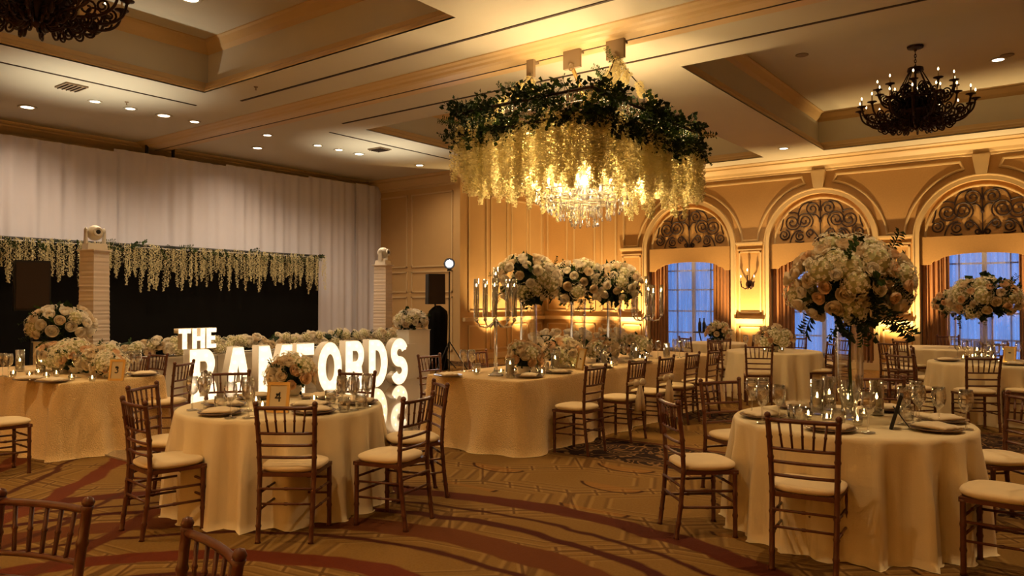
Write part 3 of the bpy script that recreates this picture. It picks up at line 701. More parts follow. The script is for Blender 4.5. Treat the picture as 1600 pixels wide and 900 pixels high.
def bouquet(parent, c, rad, n, mix, seed, zmin=-.55, leaves=10, rs=1.0, core=.70, drop=True):
    rd = random.Random(seed); c = Vector(c)
    MB().ball(tuple(c), 1, 12, (rad[0] * core * .72, rad[1] * core * .72, rad[2] * core * .72)).build('foliage_core', M['leafdark'], parent)
    for q in range(4): inst('foliage', CLUMP[q % 3], parent, tuple(c), (rd.uniform(0, 6), rd.uniform(-.3, .3), rd.uniform(0, 6)), (rad[0] * .80, rad[1] * .80, rad[2] * (.92 if zmin < -.3 else .60)))
    kinds = [k for k, wt, r in mix for _ in range(wt)]; rr = {k: r for k, wt, r in mix}
    seq = (kinds * (n // len(kinds) + 1))[:n]; rd.shuffle(seq)
    for i in range(n):
        z = 1 - (1 - zmin) * (i + .5) / n; r = math.sqrt(max(0, 1 - z * z)); a = i * 2.39996 + seed
        d = Vector((r * math.cos(a), r * math.sin(a), z)); k = seq[i]
        s = rr[k] * rs * rd.uniform(.85, 1.15); f = 1 - (.45 if k == 'hyd' else .05) * s / rad[0]
        p = c + Vector((d.x * rad[0], d.y * rad[1], d.z * rad[2])) * (f * rd.uniform(.90, 1.12))
        nd = Vector((d.x / rad[0], d.y / rad[1], d.z / rad[2])).normalized()
        bloom(parent, p, nd, k, s, rd)
    for i in range(leaves):
        a = rd.uniform(0, 6.28); z = rd.uniform(zmin - .25, .7); r = math.sqrt(max(0.05, 1 - min(1, z * z)))
        if zmin > -.3: z = abs(z)
        d = Vector((r * math.cos(a), r * math.sin(a), z)); p = c + Vector((d.x * rad[0], d.y * rad[1], d.z * rad[2])) * .8
        dd = (d + Vector((0, 0, -.5 if z < 0 and drop else .15))).normalized()
        inst('leaf_sprig', SPRIG[i % 2], parent, p, dd.to_track_quat('Z', 'Y') @ Quaternion((0, 0, 1), rd.uniform(0, 6.28)), rad[0] * rd.uniform(.45, .7))

# ------------------------------------------------------------------ tableware
GW = MB().lathe([(0.0, .0), (.036, .001), (.034, .004), (.006, .008), (.0045, .02), (.0045, .085), (.010, .095), (.030, .115), (.038, .145), (.038, .175), (.033, .215), (.0315, .215), (.0365, .175), (.0365, .146), (.029, .118), (.009, .099), (0.0, .098)], 18).mesh('wine_glass', M['glass'], True)
GT = MB().lathe([(0.0, 0), (.032, .0), (.036, .01), (.042, .05), (.040, .095), (.0385, .095), (.040, .05), (.033, .014), (0, .012)], 18).mesh('tumbler', M['glass'], True)
GF = MB().lathe([(0.0, .0), (.032, .001), (.030, .004), (.005, .008), (.004, .02), (.004, .08), (.012, .10), (.023, .14), (.023, .20), (.019, .23), (.018, .23), (.0215, .20), (.0215, .14), (.010, .103), (0, .102)], 16).mesh('flute', M['glass'], True)
PL = MB().lathe([(0, .0), (.10, .0), (.15, .012), (.162, .018), (.160, .021), (.148, .016), (.10, .006), (0, .006)], 32).mesh('charger_plate', M['plate'], True)
def napkin_mesh():
    vs = []; n = 8; rd = random.Random(4)
    for j in range(n + 1):
        for i in range(n + 1):
            u, v = i / n - .5, j / n - .5
            vs.append((u * .23 + .01 * v, v * .17, .016 + .022 * math.cos(u * 2.6) * math.cos(v * 2.6) + .006 * math.sin(v * 20 + u * 5) + rd.uniform(0, .002)))
    top = len(vs); vs += [(x, y, .007) for x, y, z in vs]
    f = [(j * (n + 1) + i, j * (n + 1) + i + 1, (j + 1) * (n + 1) + i + 1, (j + 1) * (n + 1) + i) for j in range(n) for i in range(n)]
    f2 = [tuple(k + top for k in reversed(q)) for q in f]; e = []
    for i in range(n):
        for a, b in ((i, i + 1), (n * (n + 1) + i + 1, n * (n + 1) + i), ((i + 1) * (n + 1), i * (n + 1)), (i * (n + 1) + n, (i + 1) * (n + 1) + n)): e.append((b, a, a + top, b + top))
    return MB().add(vs, f + f2 + e).mesh('napkin', M['napkin'], True)
NK = napkin_mesh()
FL = MB().lathe([(0, 0), (.005, .004), (.0065, .012), (.004, .022), (.0012, .032), (0, .036)], 8).mesh('flame', M['flame'], True)
VOT = MB().lathe([(0, 0), (.026, 0), (.031, .012), (.034, .055), (.0325, .055), (.029, .012), (0, .008)], 16).mesh('cup', M['glass'], True)
VWX = MB().lathe([(0, .010), (.028, .010), (.029, .026), (.02, .028), (0, .027)], 14).mesh('wax', M['wax'], True)
CYL = MB().lathe([(0, 0), (.046, 0), (.048, .01), (.048, .25), (.0465, .25), (.0465, .012), (0, .012)], 24).mesh('cylinder', M['glass'], True)
CWAT = MB().lathe([(0, .012), (.0455, .012), (.0455, .085), (0, .085)], 20).mesh('water', M['water'], True)
CFLO = MB().lathe([(0, .062), (.022, .064), (.037, .082), (.040, .105), (.036, .118), (0, .114)], 20).mesh('floating_candle', M['wax'], True)
PCYL = MB().lathe([(0, 0), (.046, 0), (.048, .01), (.048, .21), (.0465, .21), (.0465, .012), (0, .012)], 24).mesh('cylinder', M['glass'], True)
PWAX = MB().lathe([(0, .012), (.036, .012), (.037, .02), (.037, .145), (.033, .15), (.02, .144), (0, .142)], 20).mesh('pillar_candle', M['wax'], True)
SMALL = []                # (table phrase, kind, object) for left-to-right labels
RT = {}
def put(kind, table, pos):
    if table in RT:
        c, R = RT[table]; dx, dy = pos[0] - c[0], pos[1] - c[1]; l = math.hypot(dx, dy); mx = R - (.17 if kind in ('plate', 'napkin') else .07)
        if l > mx: pos = (c[0] + dx / l * mx, c[1] + dy / l * mx, pos[2])
    if kind == 'wine_glass': o = inst('wine_glass', GW, None, pos, None, 1.18)
    elif kind == 'tumbler': o = inst('water_tumbler', GT, None, pos, None, 1.12)
    elif kind == 'flute': o = inst('champagne_flute', GF, None, pos)
    elif kind == 'plate': o = inst('charger_plate', PL, None, pos)
    elif kind == 'napkin': o = inst('folded_napkin', NK, None, pos)
    elif kind == 'votive':
        o = thing('votive_candle', '', '', pos); inst('glass_cup', VOT, o); inst('wax', VWX, o); inst('flame', FL, o, (0, 0, .028))
    elif kind == 'floating':
        o = thing('floating_candle_vase', '', '', pos); inst('glass_cylinder', CYL, o); inst('water', CWAT, o); inst('candle', CFLO, o); inst('flame', FL, o, (0, 0, .116), None, 1.2)
    elif kind == 'pillar':
        o = thing('pillar_candle_vase', '', '', pos); inst('glass_cylinder', PCYL, o); inst('candle', PWAX, o); inst('flame', FL, o, (0, 0, .145), None, 1.1)
    SMALL.append((table, kind, o)); return o
RAD = {'wine_glass': .047, 'tumbler': .049, 'flute': .035, 'votive': .037, 'floating': .051, 'pillar': .051, 'plate': .166}
OBST = {}
def settle():                      # keep the laid things clear of each other
    by = {}
    for t, k, o in SMALL: by.setdefault(t, []).append((k, o))
    for t, L in by.items():
        it = [(k, o) for k, o in L if k != 'napkin']; nap = [o for k, o in L if k == 'napkin']; pl = [o for k, o in it if k == 'plate']
        P = [[o.location[0], o.location[1]] for k, o in it]; R = [RAD[k] for k, o in it]
        for step in range(120):
            for i in range(len(P)):
                for x, y, r in OBST.get(t, []):
                    dx, dy = P[i][0] - x, P[i][1] - y; l = math.hypot(dx, dy) or 1e-4; g = R[i] + r + .004 - l
                    if g > 0: P[i][0] += dx / l * g; P[i][1] += dy / l * g
                for j in range(i):
                    dx, dy = P[i][0] - P[j][0], P[i][1] - P[j][1]; l = math.hypot(dx, dy) or 1e-4; g = R[i] + R[j] + .004 - l
                    if g > 0:
                        P[i][0] += dx / l * g * .5; P[i][1] += dy / l * g * .5; P[j][0] -= dx / l * g * .5; P[j][1] -= dy / l * g * .5
                if t in RT:
                    c, Rt = RT[t]; dx, dy = P[i][0] - c[0], P[i][1] - c[1]; l = math.hypot(dx, dy); mx = Rt - R[i] - .015
                    if l > mx: P[i][0] = c[0] + dx / l * mx; P[i][1] = c[1] + dy / l * mx
        for (k, o), p in zip(it, P): o.location[0], o.location[1] = p
        for n_, q in zip(nap, pl): n_.location[0], n_.location[1] = q.location[0], q.location[1]
KW = {'wine_glass': ('stemmed wine glass', 'wine glass'), 'tumbler': ('short water tumbler', 'tumbler'), 'flute': ('slender champagne flute', 'champagne flute'), 'plate': ('dark round charger plate', 'plate'), 'napkin': ('folded cream napkin', 'napkin'), 'votive': ('lit votive candle in glass cup', 'candle'), 'floating': ('floating candle in tall glass cylinder', 'candle'), 'pillar': ('lit pillar candle in glass cylinder', 'candle')}
def label_small():
    groups = {}
    for t, k, o in SMALL: groups.setdefault((t, k), []).append(o)
    for (t, k), L in groups.items():
        L.sort(key=lambda o: scr(o.location))
        for i, o in enumerate(L):
            if len(L) == 1: lab = '%s on %s' % (KW[k][0], t)
            elif i == len(L) - 1: lab = '%s on %s, rightmost' % (KW[k][0], t)
            elif i == 0: lab = '%s on %s, leftmost' % (KW[k][0], t)
            else: lab = '%s on %s, %s from left' % (KW[k][0], t, ORD[i])
            tag(o, lab, KW[k][1], '%ss on %s' % (KW[k][1], t))
def photo_frame(label, pos, rz, m_frame, w_=.16, h=.21, digit=None, lean=.2, back=M['black']):
    t = thing('table_number_frame', label, 'frame', pos, rz)       # front faces -Y
    th = .022; R = Matrix.Rotation(-lean, 4, 'X')
    def put_(mb, name, m, par=t):
        me = mb.mesh(name, m); me.transform(R); return inst(name, me, par)
    fr = MB().box((-w_ / 2 + th / 2, 0, h / 2), (th, .018, h)).box((w_ / 2 - th / 2, 0, h / 2), (th, .018, h)).box((0, 0, th / 2), (w_ - 2 * th, .018, th)).box((0, 0, h - th / 2), (w_ - 2 * th, .018, th))
    put_(fr, 'frame_border', m_frame)
    put_(MB().box((0, -.001, h / 2), (w_ - 2 * th, .006, h - 2 * th)), 'card', M['paper'])
    put_(MB().box((0, .010, h / 2), (w_ - .01, .006, h - .01)), 'back_board', back)
    MB().box((0, .06, .075), (.03, .005, .16), rx=.62).build('easel_leg', back, t)
    if digit:
        cu = bpy.data.curves.new('numeral', 'FONT'); cu.body = digit; cu.size = .105; cu.align_x = 'CENTER'; cu.align_y = 'CENTER'; cu.extrude = .0008
        tmp = bpy.data.objects.new('numeral', cu); COL.objects.link(tmp); dg = bpy.context.evaluated_depsgraph_get()
        me = bpy.data.meshes.new_from_object(tmp.evaluated_get(dg), depsgraph=dg); bpy.data.objects.remove(tmp); setmat(me, M['ink']); o = inst('numeral', me, t)
        o.matrix_local = R @ Matrix.Translation((0, -.006, h / 2)) @ Matrix.Rotation(PI / 2, 4, 'X')
    return t
# ------------------------------------------------------------------ tables and chairs
GC = 'mahogany chiavari chairs around the ballroom tables'
P1 = at(1326, 5.34); P2 = at(441, 6.08); P5 = at(1208, 12.7); P7 = at(1552, 10.3); P8 = at(1462, 13.6); P9 = at(1118, 15.2)
GTB, GCL = 'round banquet tables', 'cream cloths on the round tables'
round_table('round banquet table under the tall bouquet at front right', P1, .785, GTB)
round_cloth('cream floor-length cloth on the table with the tallest bouquet', P1, .785, GCL, 3)
round_table('round banquet table before the letters, front left', P2, .79, GTB)
round_cloth('cream floor-length cloth on the round table before the letters', P2, .79, GCL, 11)
round_table('round banquet table in front of the middle arched window', P5, .76, GTB)
round_cloth('cream cloth on the far round table before the middle window', P5, .76, GCL, 5, 17)
round_table('round banquet table with many candles at the right edge', P7, .80, GTB)
round_cloth('cream cloth on the candlelit round table at right edge', P7, .80, GCL, 8)
round_table('farthest round banquet table on the right, below the last window', P8, .76, GTB)
round_cloth('cream cloth on the farthest round table at the right', P8, .76, GCL, 9, 15)
round_table('small round banquet table behind the bar stand, by the leftmost window', P9, .60, GTB)
round_cloth('cream cloth on the far table between the two left windows', P9, .60, GCL, 10, 13)
long_table('long head table with three tall bouquets', 'fuzzy cream rosette cloth over the long head table', -5.95, -4.62, 6.25, 11.55, seed=2)
long_table('rectangular banquet table at far left, laid with flowers', 'fuzzy cream rosette cloth on the far-left rectangular table', -10.9, -8.2, 3.32, 4.45, seed=5)

# front right table
chair_at('brown chair seen in profile at left of the tallest-bouquet table', 1093, 5.28, .98, .12, GC)
chair_at('brown chair with its back to us before the tallest-bouquet table', 1262, 4.62, .50, .87, GC)
chair_at('brown chair cut by the right edge, nearest, at tallest-bouquet table', 1566, 4.43, -.72, .70, GC)
chair_at('brown chair at right of tallest-bouquet table, partly behind the nearest chair', 1556, 5.42, -1.0, -.05, GC)
chair_at('brown chair behind the tallest-bouquet table, at its left', 1150, 6.32, .35, -.94, GC)
chair_at('brown chair behind the tallest-bouquet table, past the black frame', 1388, 6.55, -.15, -.98, GC)
# front left table
chair_at('brown chair at left of the round table before the letters, nearest to us', 263, 5.32, .68, .73, GC)
chair_at('brown chair at left of the round table before the letters, second from front', 266, 6.08, .97, -.10, GC)
chair_at('brown chair with its back to us before the round table before the letters', 463, 5.22, .02, 1, GC)
chair_at('brown chair turned left at right of the round table before the letters, nearer one', 613, 5.50, -.90, .42, GC)
chair_at('brown chair at right of the round table before the letters, farther one', 647, 6.22, -.93, -.37, GC)
chair_at('brown chair behind the round table before the letters, in front of letter A', 352, 7.08, .25, -.97, GC)
chair_at('brown chair behind the round table before the letters, in front of letter R', 538, 7.08, -.35, -.94, GC)
# near chairs at the bottom left
chair_at('brown chair back at the bottom left corner of the picture', -28, 2.40, -.30, -.95, GC)
chair_at('brown chair back at the bottom edge before the round table before the letters', 200, 2.02, -.74, -.67, GC)
# the far-left rectangular table
chair_at('brown chair at the left edge before the far-left rectangular table', 4, 7.0, .62, .78, GC)
chair_at('brown chair at the right end of the far-left rectangular table', 259, 8.45, -.98, .1, GC)
chair_at('brown chair behind the far-left rectangular table, left of two', 192, 9.25, -.55, -.83, GC)
chair_at('brown chair behind the far-left rectangular table, right of two', 222, 9.55, -.55, -.83, GC)
# head table, near side (backs towards the aisle) and far side
for k, (y, bow) in enumerate(((6.84, False), (7.77, True), (8.53, True), (9.31, False), (10.02, False))):
    chair('brown chair on the aisle side of head table, %s from the front%s' % (ORD[k], ', with sash bow' if bow else ''), (-4.28, y), PI / 2, GC, bow)
for k, y in enumerate((7.0, 7.95, 8.9, 9.85)):
    chair('brown chair on the far side of head table, %s from left' % ORD[k], (-6.36, y), -PI / 2, GC)
# far tables
chair_at('brown chair with its back to us before the far middle-window table', 1184, 11.75, .25, .97, GC)
chair_at('brown chair at right of the far middle-window table', 1277, 12.25, -.98, .05, GC)
chair_at('second brown chair right of the far middle-window table, beyond first', 1300, 13.4, -.9, -.35, GC)
chair_at('brown chair left of the far middle-window table', 1136, 12.9, .95, .2, GC)
chair_at('brown chair behind the far middle-window table', 1243, 14.0, -.3, -.95, GC)
chair_at('brown chair in front of the table between two left windows', 1120, 13.6, .1, 1, GC)
chair_at('brown chair facing the bar stand, by the leftmost window', 1086, 14.3, .85, .3, GC)
chair_at('brown chair at right of the table between two left windows', 1158, 14.6, -.9, .3, GC)
chair_at('brown chair with its back to us before the right-edge candlelit table', 1522, 9.42, .12, .99, GC)
chair_at('brown chair at left of the right-edge candlelit table, nearer', 1424, 9.75, .9, .4, GC)
chair_at('brown chair at left of the right-edge candlelit table, farther', 1452, 11.0, .9, -.4, GC)
chair_at('brown chair behind the right-edge candlelit table', 1566, 11.9, -.1, -1, GC)
chair_at('brown chair right of the right-edge candlelit table', 1602, 9.5, -.55, .83, GC)
chair_at('brown chair by the lit pier, leftmost of the far pair', 1403, 12.5, .9, .3, GC)
chair_at('brown chair by the lit pier, right of the far pair', 1424, 13.2, .9, .1, GC)
chair_at('brown chair behind farthest right table, under the last window', 1487, 14.7, -.2, -1, GC)

# ------------------------------------------------------------------ flowers on the tables
MIXW = [('hyd', 3, .105), ('rose_white', 4, .052), ('rose_cream', 3, .05)]
MIXP = [('hyd', 2, .115), ('rose_cream', 5, .052), ('rose_peach', 4, .045)]
def tall_vase(parent, H, r, foot=True):
    t = .006
    out = [(0, 0), (r * .78, 0), (r * .80, .010), (r * .50, .035), (r * .46, .06), (r * .70, .14), (r * .92, .22), (r * 1.0, .32), (r * 1.0, H * .9), (r * 1.10, H)]
    inn = [(a_ - t, b_) for a_, b_ in reversed(out[6:])] + [(r * .40, .10), (0, .09)]
    return MB().lathe(out + inn, 28).build('vase', M['vase'], parent, True)
a = thing('tall_floral_centrepiece', 'huge cream and peach rose bouquet in tall glass vase, front right', 'flower arrangement', (P1[0], P1[1], .762), 0, 'tall bouquets in glass vases')
tall_vase(a, .74, .092)
MB().tube([(0, 0, .12), (.01, .01, .74)], .006, 5).tube([(.02, 0, .12), (-.01, .01, .74)], .006, 5).build('stems', M['leaf'], a)
bouquet(a, (0, 0, .955), (.37, .37, .285), 84, [('hyd', 3, .110), ('rose_cream', 6, .052), ('rose_peach', 4, .042), ('rose_white', 2, .036)], 3, -.75, 18)
rd = random.Random(5)
for k in range(7):
    an = rd.uniform(0, 6.28); inst('leaf_sprig', SPRIG[1], a, (.22 * math.cos(an), .22 * math.sin(an), .80), Vector((math.cos(an) * .7, math.sin(an) * .7, -.8)).to_track_quat('Z', 'Y'), .30)
for k, (y, nm) in enumerate(((7.32, 'left'), (8.43, 'middle'), (9.38, 'right'))):
    a = thing('tall_floral_centrepiece', 'white hydrangea and rose bouquet in glass vase on head table, %s of three' % nm, 'flower arrangement', (-5.27, y, .762), 0, 'tall bouquets in glass vases')
    tall_vase(a, .86, .100)
    bouquet(a, (0, 0, 1.08), (.36, .36, .28), 50, MIXW, 4 + k, -.75, 12)
a = thing('tall_floral_centrepiece', 'cream bouquet in tall vase on the right-edge candlelit table', 'flower arrangement', (*at(1541, 10.5), .762), 0, 'tall bouquets in glass vases')
tall_vase(a, .62, .08); bouquet(a, (0, 0, .86), (.44, .44, .27), 54, MIXP, 9, -.7, 14, 1.1)
a = thing('tall_floral_centrepiece', 'smaller cream bouquet on the farthest round table at right', 'flower arrangement', (*at(1487, 13.4), .762), 0, 'tall bouquets in glass vases')
tall_vase(a, .62, .07); bouquet(a, (0, 0, .80), (.27, .27, .22), 26, MIXP, 10, -.55, 8)
def low_flowers(label, pos, rad, n, seed, mix=MIXP):
    a = thing('low_floral_centrepiece', label, 'flower arrangement', pos, 0, 'low floral centrepieces')
    MB().lathe([(0, 0), (.06, 0), (.085, .05), (.09, .09), (.08, .092), (0, .085)], 18).build('bowl', M['white'], a, True)
    bouquet(a, (0, 0, rad[2] * .75 + .03), rad, n, mix, seed, -.25, 6, .95, .8); return a
low_flowers('peach and cream rose centrepiece on the round table before the letters', tt(456, 617), (.20, .20, .17), 26, 21)
low_flowers('low peach rose arrangement on head table, by left candelabra', (-5.05, 6.95, .763), (.21, .21, .18), 26, 22)
low_flowers('low peach rose arrangement on head table, between first two vases', (-5.2, 7.95, .763), (.24, .24, .18), 28, 23)
low_flowers('low cream arrangement on head table, between last two vases', (-5.2, 8.95, .763), (.20, .24, .16), 26, 24)
low_flowers('low cream arrangement on head table, beyond the right vase', (-5.2, 9.85, .763), (.22, .24, .17), 26, 25)
low_flowers('low cream arrangement on the far middle-window table', (*at(1208, 12.4), .763), (.26, .26, .22), 26, 26)
low_flowers('low cream arrangement on the table between two left windows', (*at(1122, 15.1), .763), (.24, .24, .2), 22, 27)
for k, (x, y, r) in enumerate(((-8.78, 4.02, .22), (-9.26, 3.95, .24), (-9.75, 3.95, .24), (-8.42, 3.92, .16))):
    low_flowers('low cream rose arrangement on the far-left rectangular table, %s' % ('second from right', 'third from right', 'leftmost', 'rightmost')[k], (x, y, .763), (r, r * .9, r * .72), 24, 30 + k)
# flower bank behind the head table
for k in range(3):
    bx, by = at((852, 903, 954)[k], 13.8 + .25 * k)
    a = thing('flower_bank', 'bank of white roses beyond the head table, %s of three' % ('left', 'middle', 'right')[k], 'flower arrangement', (bx, by, 0), heading(.1, 1) + PI / 2 + .25, 'flower banks beyond the head table')
    MB().box((0, 0, .40), (.30, .54, .80)).build('planter', M['white'], a)
    rd = random.Random(60 + k)
    MB().ball((0, 0, .82), 1, 12, (.2, .27, .16)).build('foliage_core', M['leafdark'], a)
    for i in range(30): bloom(a, (rd.uniform(-.24, .2), rd.uniform(-.25, .25), .82 + rd.uniform(-.02, .22)), (rd.uniform(-.8, .2), rd.uniform(-.5, .5), 1), rd.choice(['rose_white', 'rose_cream', 'rose_white']), rd.uniform(.05, .075), rd)

# ------------------------------------------------------------------ candelabra on the head table
def candelabra(label, y):
    t = thing('crystal_candelabra', label, 'candelabra', (-5.2, y, .762), 0, 'crystal candelabra on the head table')
    MB().lathe([(0, 0), (.085, 0), (.09, .012), (.05, .03), (.022, .06), (.02, .12), (.026, .14), (.018, .16), (.017, .54), (.028, .56), (.02, .59), (.03, .62), (0, .64)], 18).build('stem', M['crystal'], t, True)
    def tube_(x, y_, z, L):
        g = MB().lathe([(0, 0), (.012, 0), (.029, .02), (.031, L), (.0295, L), (.0275, .022), (0, .018)], 16, (x, y_, z)).build('candle_tube', M['glass'], t, True)
        MB().lathe([(0, .02), (.010, .02), (.010, L - .10), (0, L - .098)], 8, (x, y_, z)).build('taper_candle', M['wax'], g); inst('flame', FL, g, (x, y_, z + L - .085))
    for k in range(5):
        a = 2 * PI * k / 5 + .3; c, s = math.cos(a), math.sin(a); r = .22
        MB().tube([(c * .02, s * .02, .60), (c * .10, s * .10, .535), (c * .18, s * .18, .55), (c * r, s * r, .61)], .010, 7).ball((c * r, s * r, .62), .024, 8).build('arm', M['crystal'], t, True)
        tube_(c * r, s * r, .635, .44)
    MB().tube([(0, 0, .62), (0, 0, .77)], .010, 7).ball((0, 0, .77), .022, 8).build('arm', M['crystal'], t, True)
    tube_(0, 0, .785, .42)
candelabra('crystal candelabra with glass candle tubes on head table, left one', 6.60)
candelabra('crystal candelabra with glass candle tubes on head table, right one', 10.25)

# ------------------------------------------------------------------ glasses, plates, candles
T1, T2, T3, TH, T7, T5 = 'the tallest-bouquet table', 'round table before the letters', 'far-left rectangular table', 'head table', 'right-edge candlelit table', 'far middle-window table'
RT.update({T1: (P1, .775), T2: (P2, .79), T7: (P7, .80), T5: (P5, .76)})
for px, py in ((1277, 646), (1296, 640), (1326, 650), (1370, 648)): put('floating', T1, tt(px, py))
for px, py in ((1176, 645), (1193, 643), (1187, 660), (1209, 657), (1355, 676), (1413, 662), (1432, 651), (1452, 660), (1469, 664), (1496, 672)): put('wine_glass', T1, tt(px, py))
for px, py in ((1227, 655), (1440, 657), (1250, 660), (1310, 664)): put('tumbler', T1, tt(px, py))
for px, py in ((1263, 655), (1292, 660), (1340, 664), (1350, 652)): put('votive', T1, tt(px, py))
for px, py in ((1168, 656), (1288, 680), (1452, 676), (1482, 660), (1246, 637), (1400, 637)):
    put('plate', T1, tt(px, py)); o = put('napkin', T1, tt(px, py, .776)); o.rotation_euler = (0, 0, px * 1.3)
photo_frame('black-backed easel frame seen from behind beside the candles', tt(1392, 668), heading(.55, -.85) + .5, M['black'], .15, .23, None, .28)
for px, py in ((309, 640), (324, 640), (350, 652), (366, 645), (383, 655), (535, 640), (553, 644), (582, 640), (322, 630)): put('wine_glass', T2, tt(px, py))
for px, py in ((345, 640), (565, 640), (540, 650), (500, 640)): put('tumbler', T2, tt(px, py))
for px, py in ((410, 640), (474, 640), (490, 634), (400, 632)): put('votive', T2, tt(px, py))
for px, py in ((346, 650), (340, 637), (540, 648), (577, 637), (448, 652), (400, 622), (500, 622)):
    put('plate', T2, tt(px, py)); o = put('napkin', T2, tt(px, py, .776)); o.rotation_euler = (0, 0, px * 1.7)
photo_frame('gold number frame on the round table before the letters', tt(433, 645), heading(.06, 1), M['gold'], .17, .225, '4')
for px, py in ((4, 588), (14, 589), (196, 584), (204, 583), (213, 582), (120, 590)): put('wine_glass', T3, tt(px, py))
for px, py in ((31, 580), (64, 581), (100, 583), (142, 580), (185, 578)): put('floating', T3, tt(px, py))
for px, py in ((20, 588), (46, 590), (72, 591), (88, 588), (112, 594), (144, 596), (198, 588), (60, 586)): put('votive', T3, tt(px, py))
for px, py in ((48, 594), (82, 597), (215, 587)):
    put('plate', T3, tt(px, py)); o = put('napkin', T3, tt(px, py, .776)); o.rotation_euler = (0, 0, px)
photo_frame('gold number frame at the corner of the far-left rectangular table', tt(181, 595), heading(-.12, 1) - .15, M['gold'], .16, .22, '3')
for y, x in ((6.52, -4.92), (7.15, -4.95), (7.40, -4.95), (8.55, -4.95), (9.35, -4.9), (10.3, -4.9)): put('pillar', TH, (x, y, .764))
for px, py in ((726, 580), (735, 580), (838, 582), (870, 578), (1028, 560), (1062, 559), (1055, 556), (1070, 557), (975, 566), (990, 563), (935, 569), (948, 571)): put('wine_glass', TH, tt(px, py))
for px, py in ((745, 582), (825, 585), (852, 580), (960, 570), (1010, 563)): put('tumbler', TH, tt(px, py))
for px, py in ((744, 585), (778, 586), (806, 583), (842, 586), (853, 582), (893, 574), (905, 577), (955, 572), (1008, 564), (1000, 562)): put('votive', TH, tt(px, py))
for px, py in ((822, 585), (860, 582), (940, 574), (1000, 566), (700, 588)): 
    put('plate', TH, tt(px, py)); o = put('napkin', TH, tt(px, py, .776)); o.rotation_euler = (0, 0, px)
photo_frame('gold easel frame on the head table beside the middle vase', tt(905, 578), heading(.75, .65) - .3, M['gold'], .17, .26)
for px, py in ((1455, 553), (1470, 551), (1485, 553), (1560, 566), (1592, 562), (1588, 556)): put('wine_glass', T7, tt(px, py))
for px, py in ((1498, 552), (1511, 549), (1540, 556), (1552, 562), (1520, 560), (1565, 567), (1476, 548), (1505, 562)): put('votive', T7, tt(px, py))
for px, py in ((1611 - 100, 558), (1546, 560)): put('floating', T7, tt(px, py))
for px, py in ((1480, 564), (1585, 570)):
    put('plate', T7, tt(px, py)); o = put('napkin', T7, tt(px, py, .776)); o.rotation_euler = (0, 0, px)
photo_frame('gold easel frame on the right-edge candlelit table', tt(1577, 567), heading(.8, .6), M['gold'], .15, .22)
for px, py in ((1180, 546), (1192, 548), (1240, 546), (1165, 547)): put('wine_glass', T5, tt(px, py))
for px, py in ((1196, 549), (1222, 549)): put('votive', T5, tt(px, py))
OBST[T1] = [(P1[0], P1[1], .085), (*tt(1392, 668)[:2], .09)]
OBST[T2] = [(*tt(456, 617)[:2], .10), (*tt(433, 645)[:2], .10)]
OBST[TH] = [(-5.27, y_, .09) for y_ in (7.32, 8.43, 9.38)] + [(-5.2, y_, .10) for y_ in (6.60, 10.25, 7.95, 8.95, 9.85)] + [(-5.05, 6.95, .12), (*tt(905, 578)[:2], .10)]
OBST[T3] = [(-8.75, 4.02, .10), (-9.2, 3.95, .10), (-9.75, 3.95, .10), (-8.42, 3.92, .10), (*tt(181, 595)[:2], .10)]
OBST[T7] = [(*at(1541, 10.5), .08), (*tt(1577, 567)[:2], .10)]
OBST[T5] = [(*at(1208, 12.4), .10)]
settle()
label_small()

# ------------------------------------------------------------------ bar stand by the leftmost window
t = thing('cocktail_stand', 'small black round stand with curved legs before leftmost window', 'table', (-7.2, 17.2, 0))
MB().lathe([(0, .84), (.27, .84), (.275, .85), (.27, .86), (0, .86)], 28).build('stand_top', M['black'], t)
for k in range(3):
    a = k * 2.094 + .4; c, s = math.cos(a), math.sin(a)
    MB().tube([(c * .24, s * .24, .84), (c * .14, s * .14, .62), (c * .03, s * .03, .42), (c * .12, s * .12, .2), (c * .24, s * .24, .0)], .014, 6).build('leg', M['black'], t)
MB().lathe([(.10, .42), (.112, .42), (.112, .432), (.10, .432)], 16).build('brace_ring', M['black'], t)
BOT = MB().lathe([(0, 0), (.038, 0), (.04, .01), (.04, .19), (.03, .225), (.015, .25), (.014, .31), (.017, .312), (.016, .325), (0, .326)], 16).mesh('wine_bottle', M['black'], True)
for k, dx in enumerate((-.06, .04)):
    o = inst('wine_bottle', BOT, None, (-7.24 + dx * CY, 17.17 + dx * SY, .861)); tag(o, 'dark wine bottle on the black stand, %s one' % ('left', 'right')[k], 'bottle', 'bottles on the black stand')
CUP = MB().lathe([(0, 0), (.035, 0), (.045, .13), (.047, .14), (.044, .14), (.034, .01), (0, .01)], 16).mesh('cup', M['valance'], True)
for k, dx in enumerate((.13, .21)):
    o = inst('paper_cup', CUP, None, (-7.24 + dx * CY, 17.17 + dx * SY, .861)); tag(o, 'tan cup on the black stand, %s one' % ('left', 'right')[k], 'cup', 'cups on the black stand')
# ------------------------------------------------------------------ stage
df = struct(MB().box((-8.9, 7.4, .008), (4.9, 7.4, .016)).build('floor_dance', M['dance']))
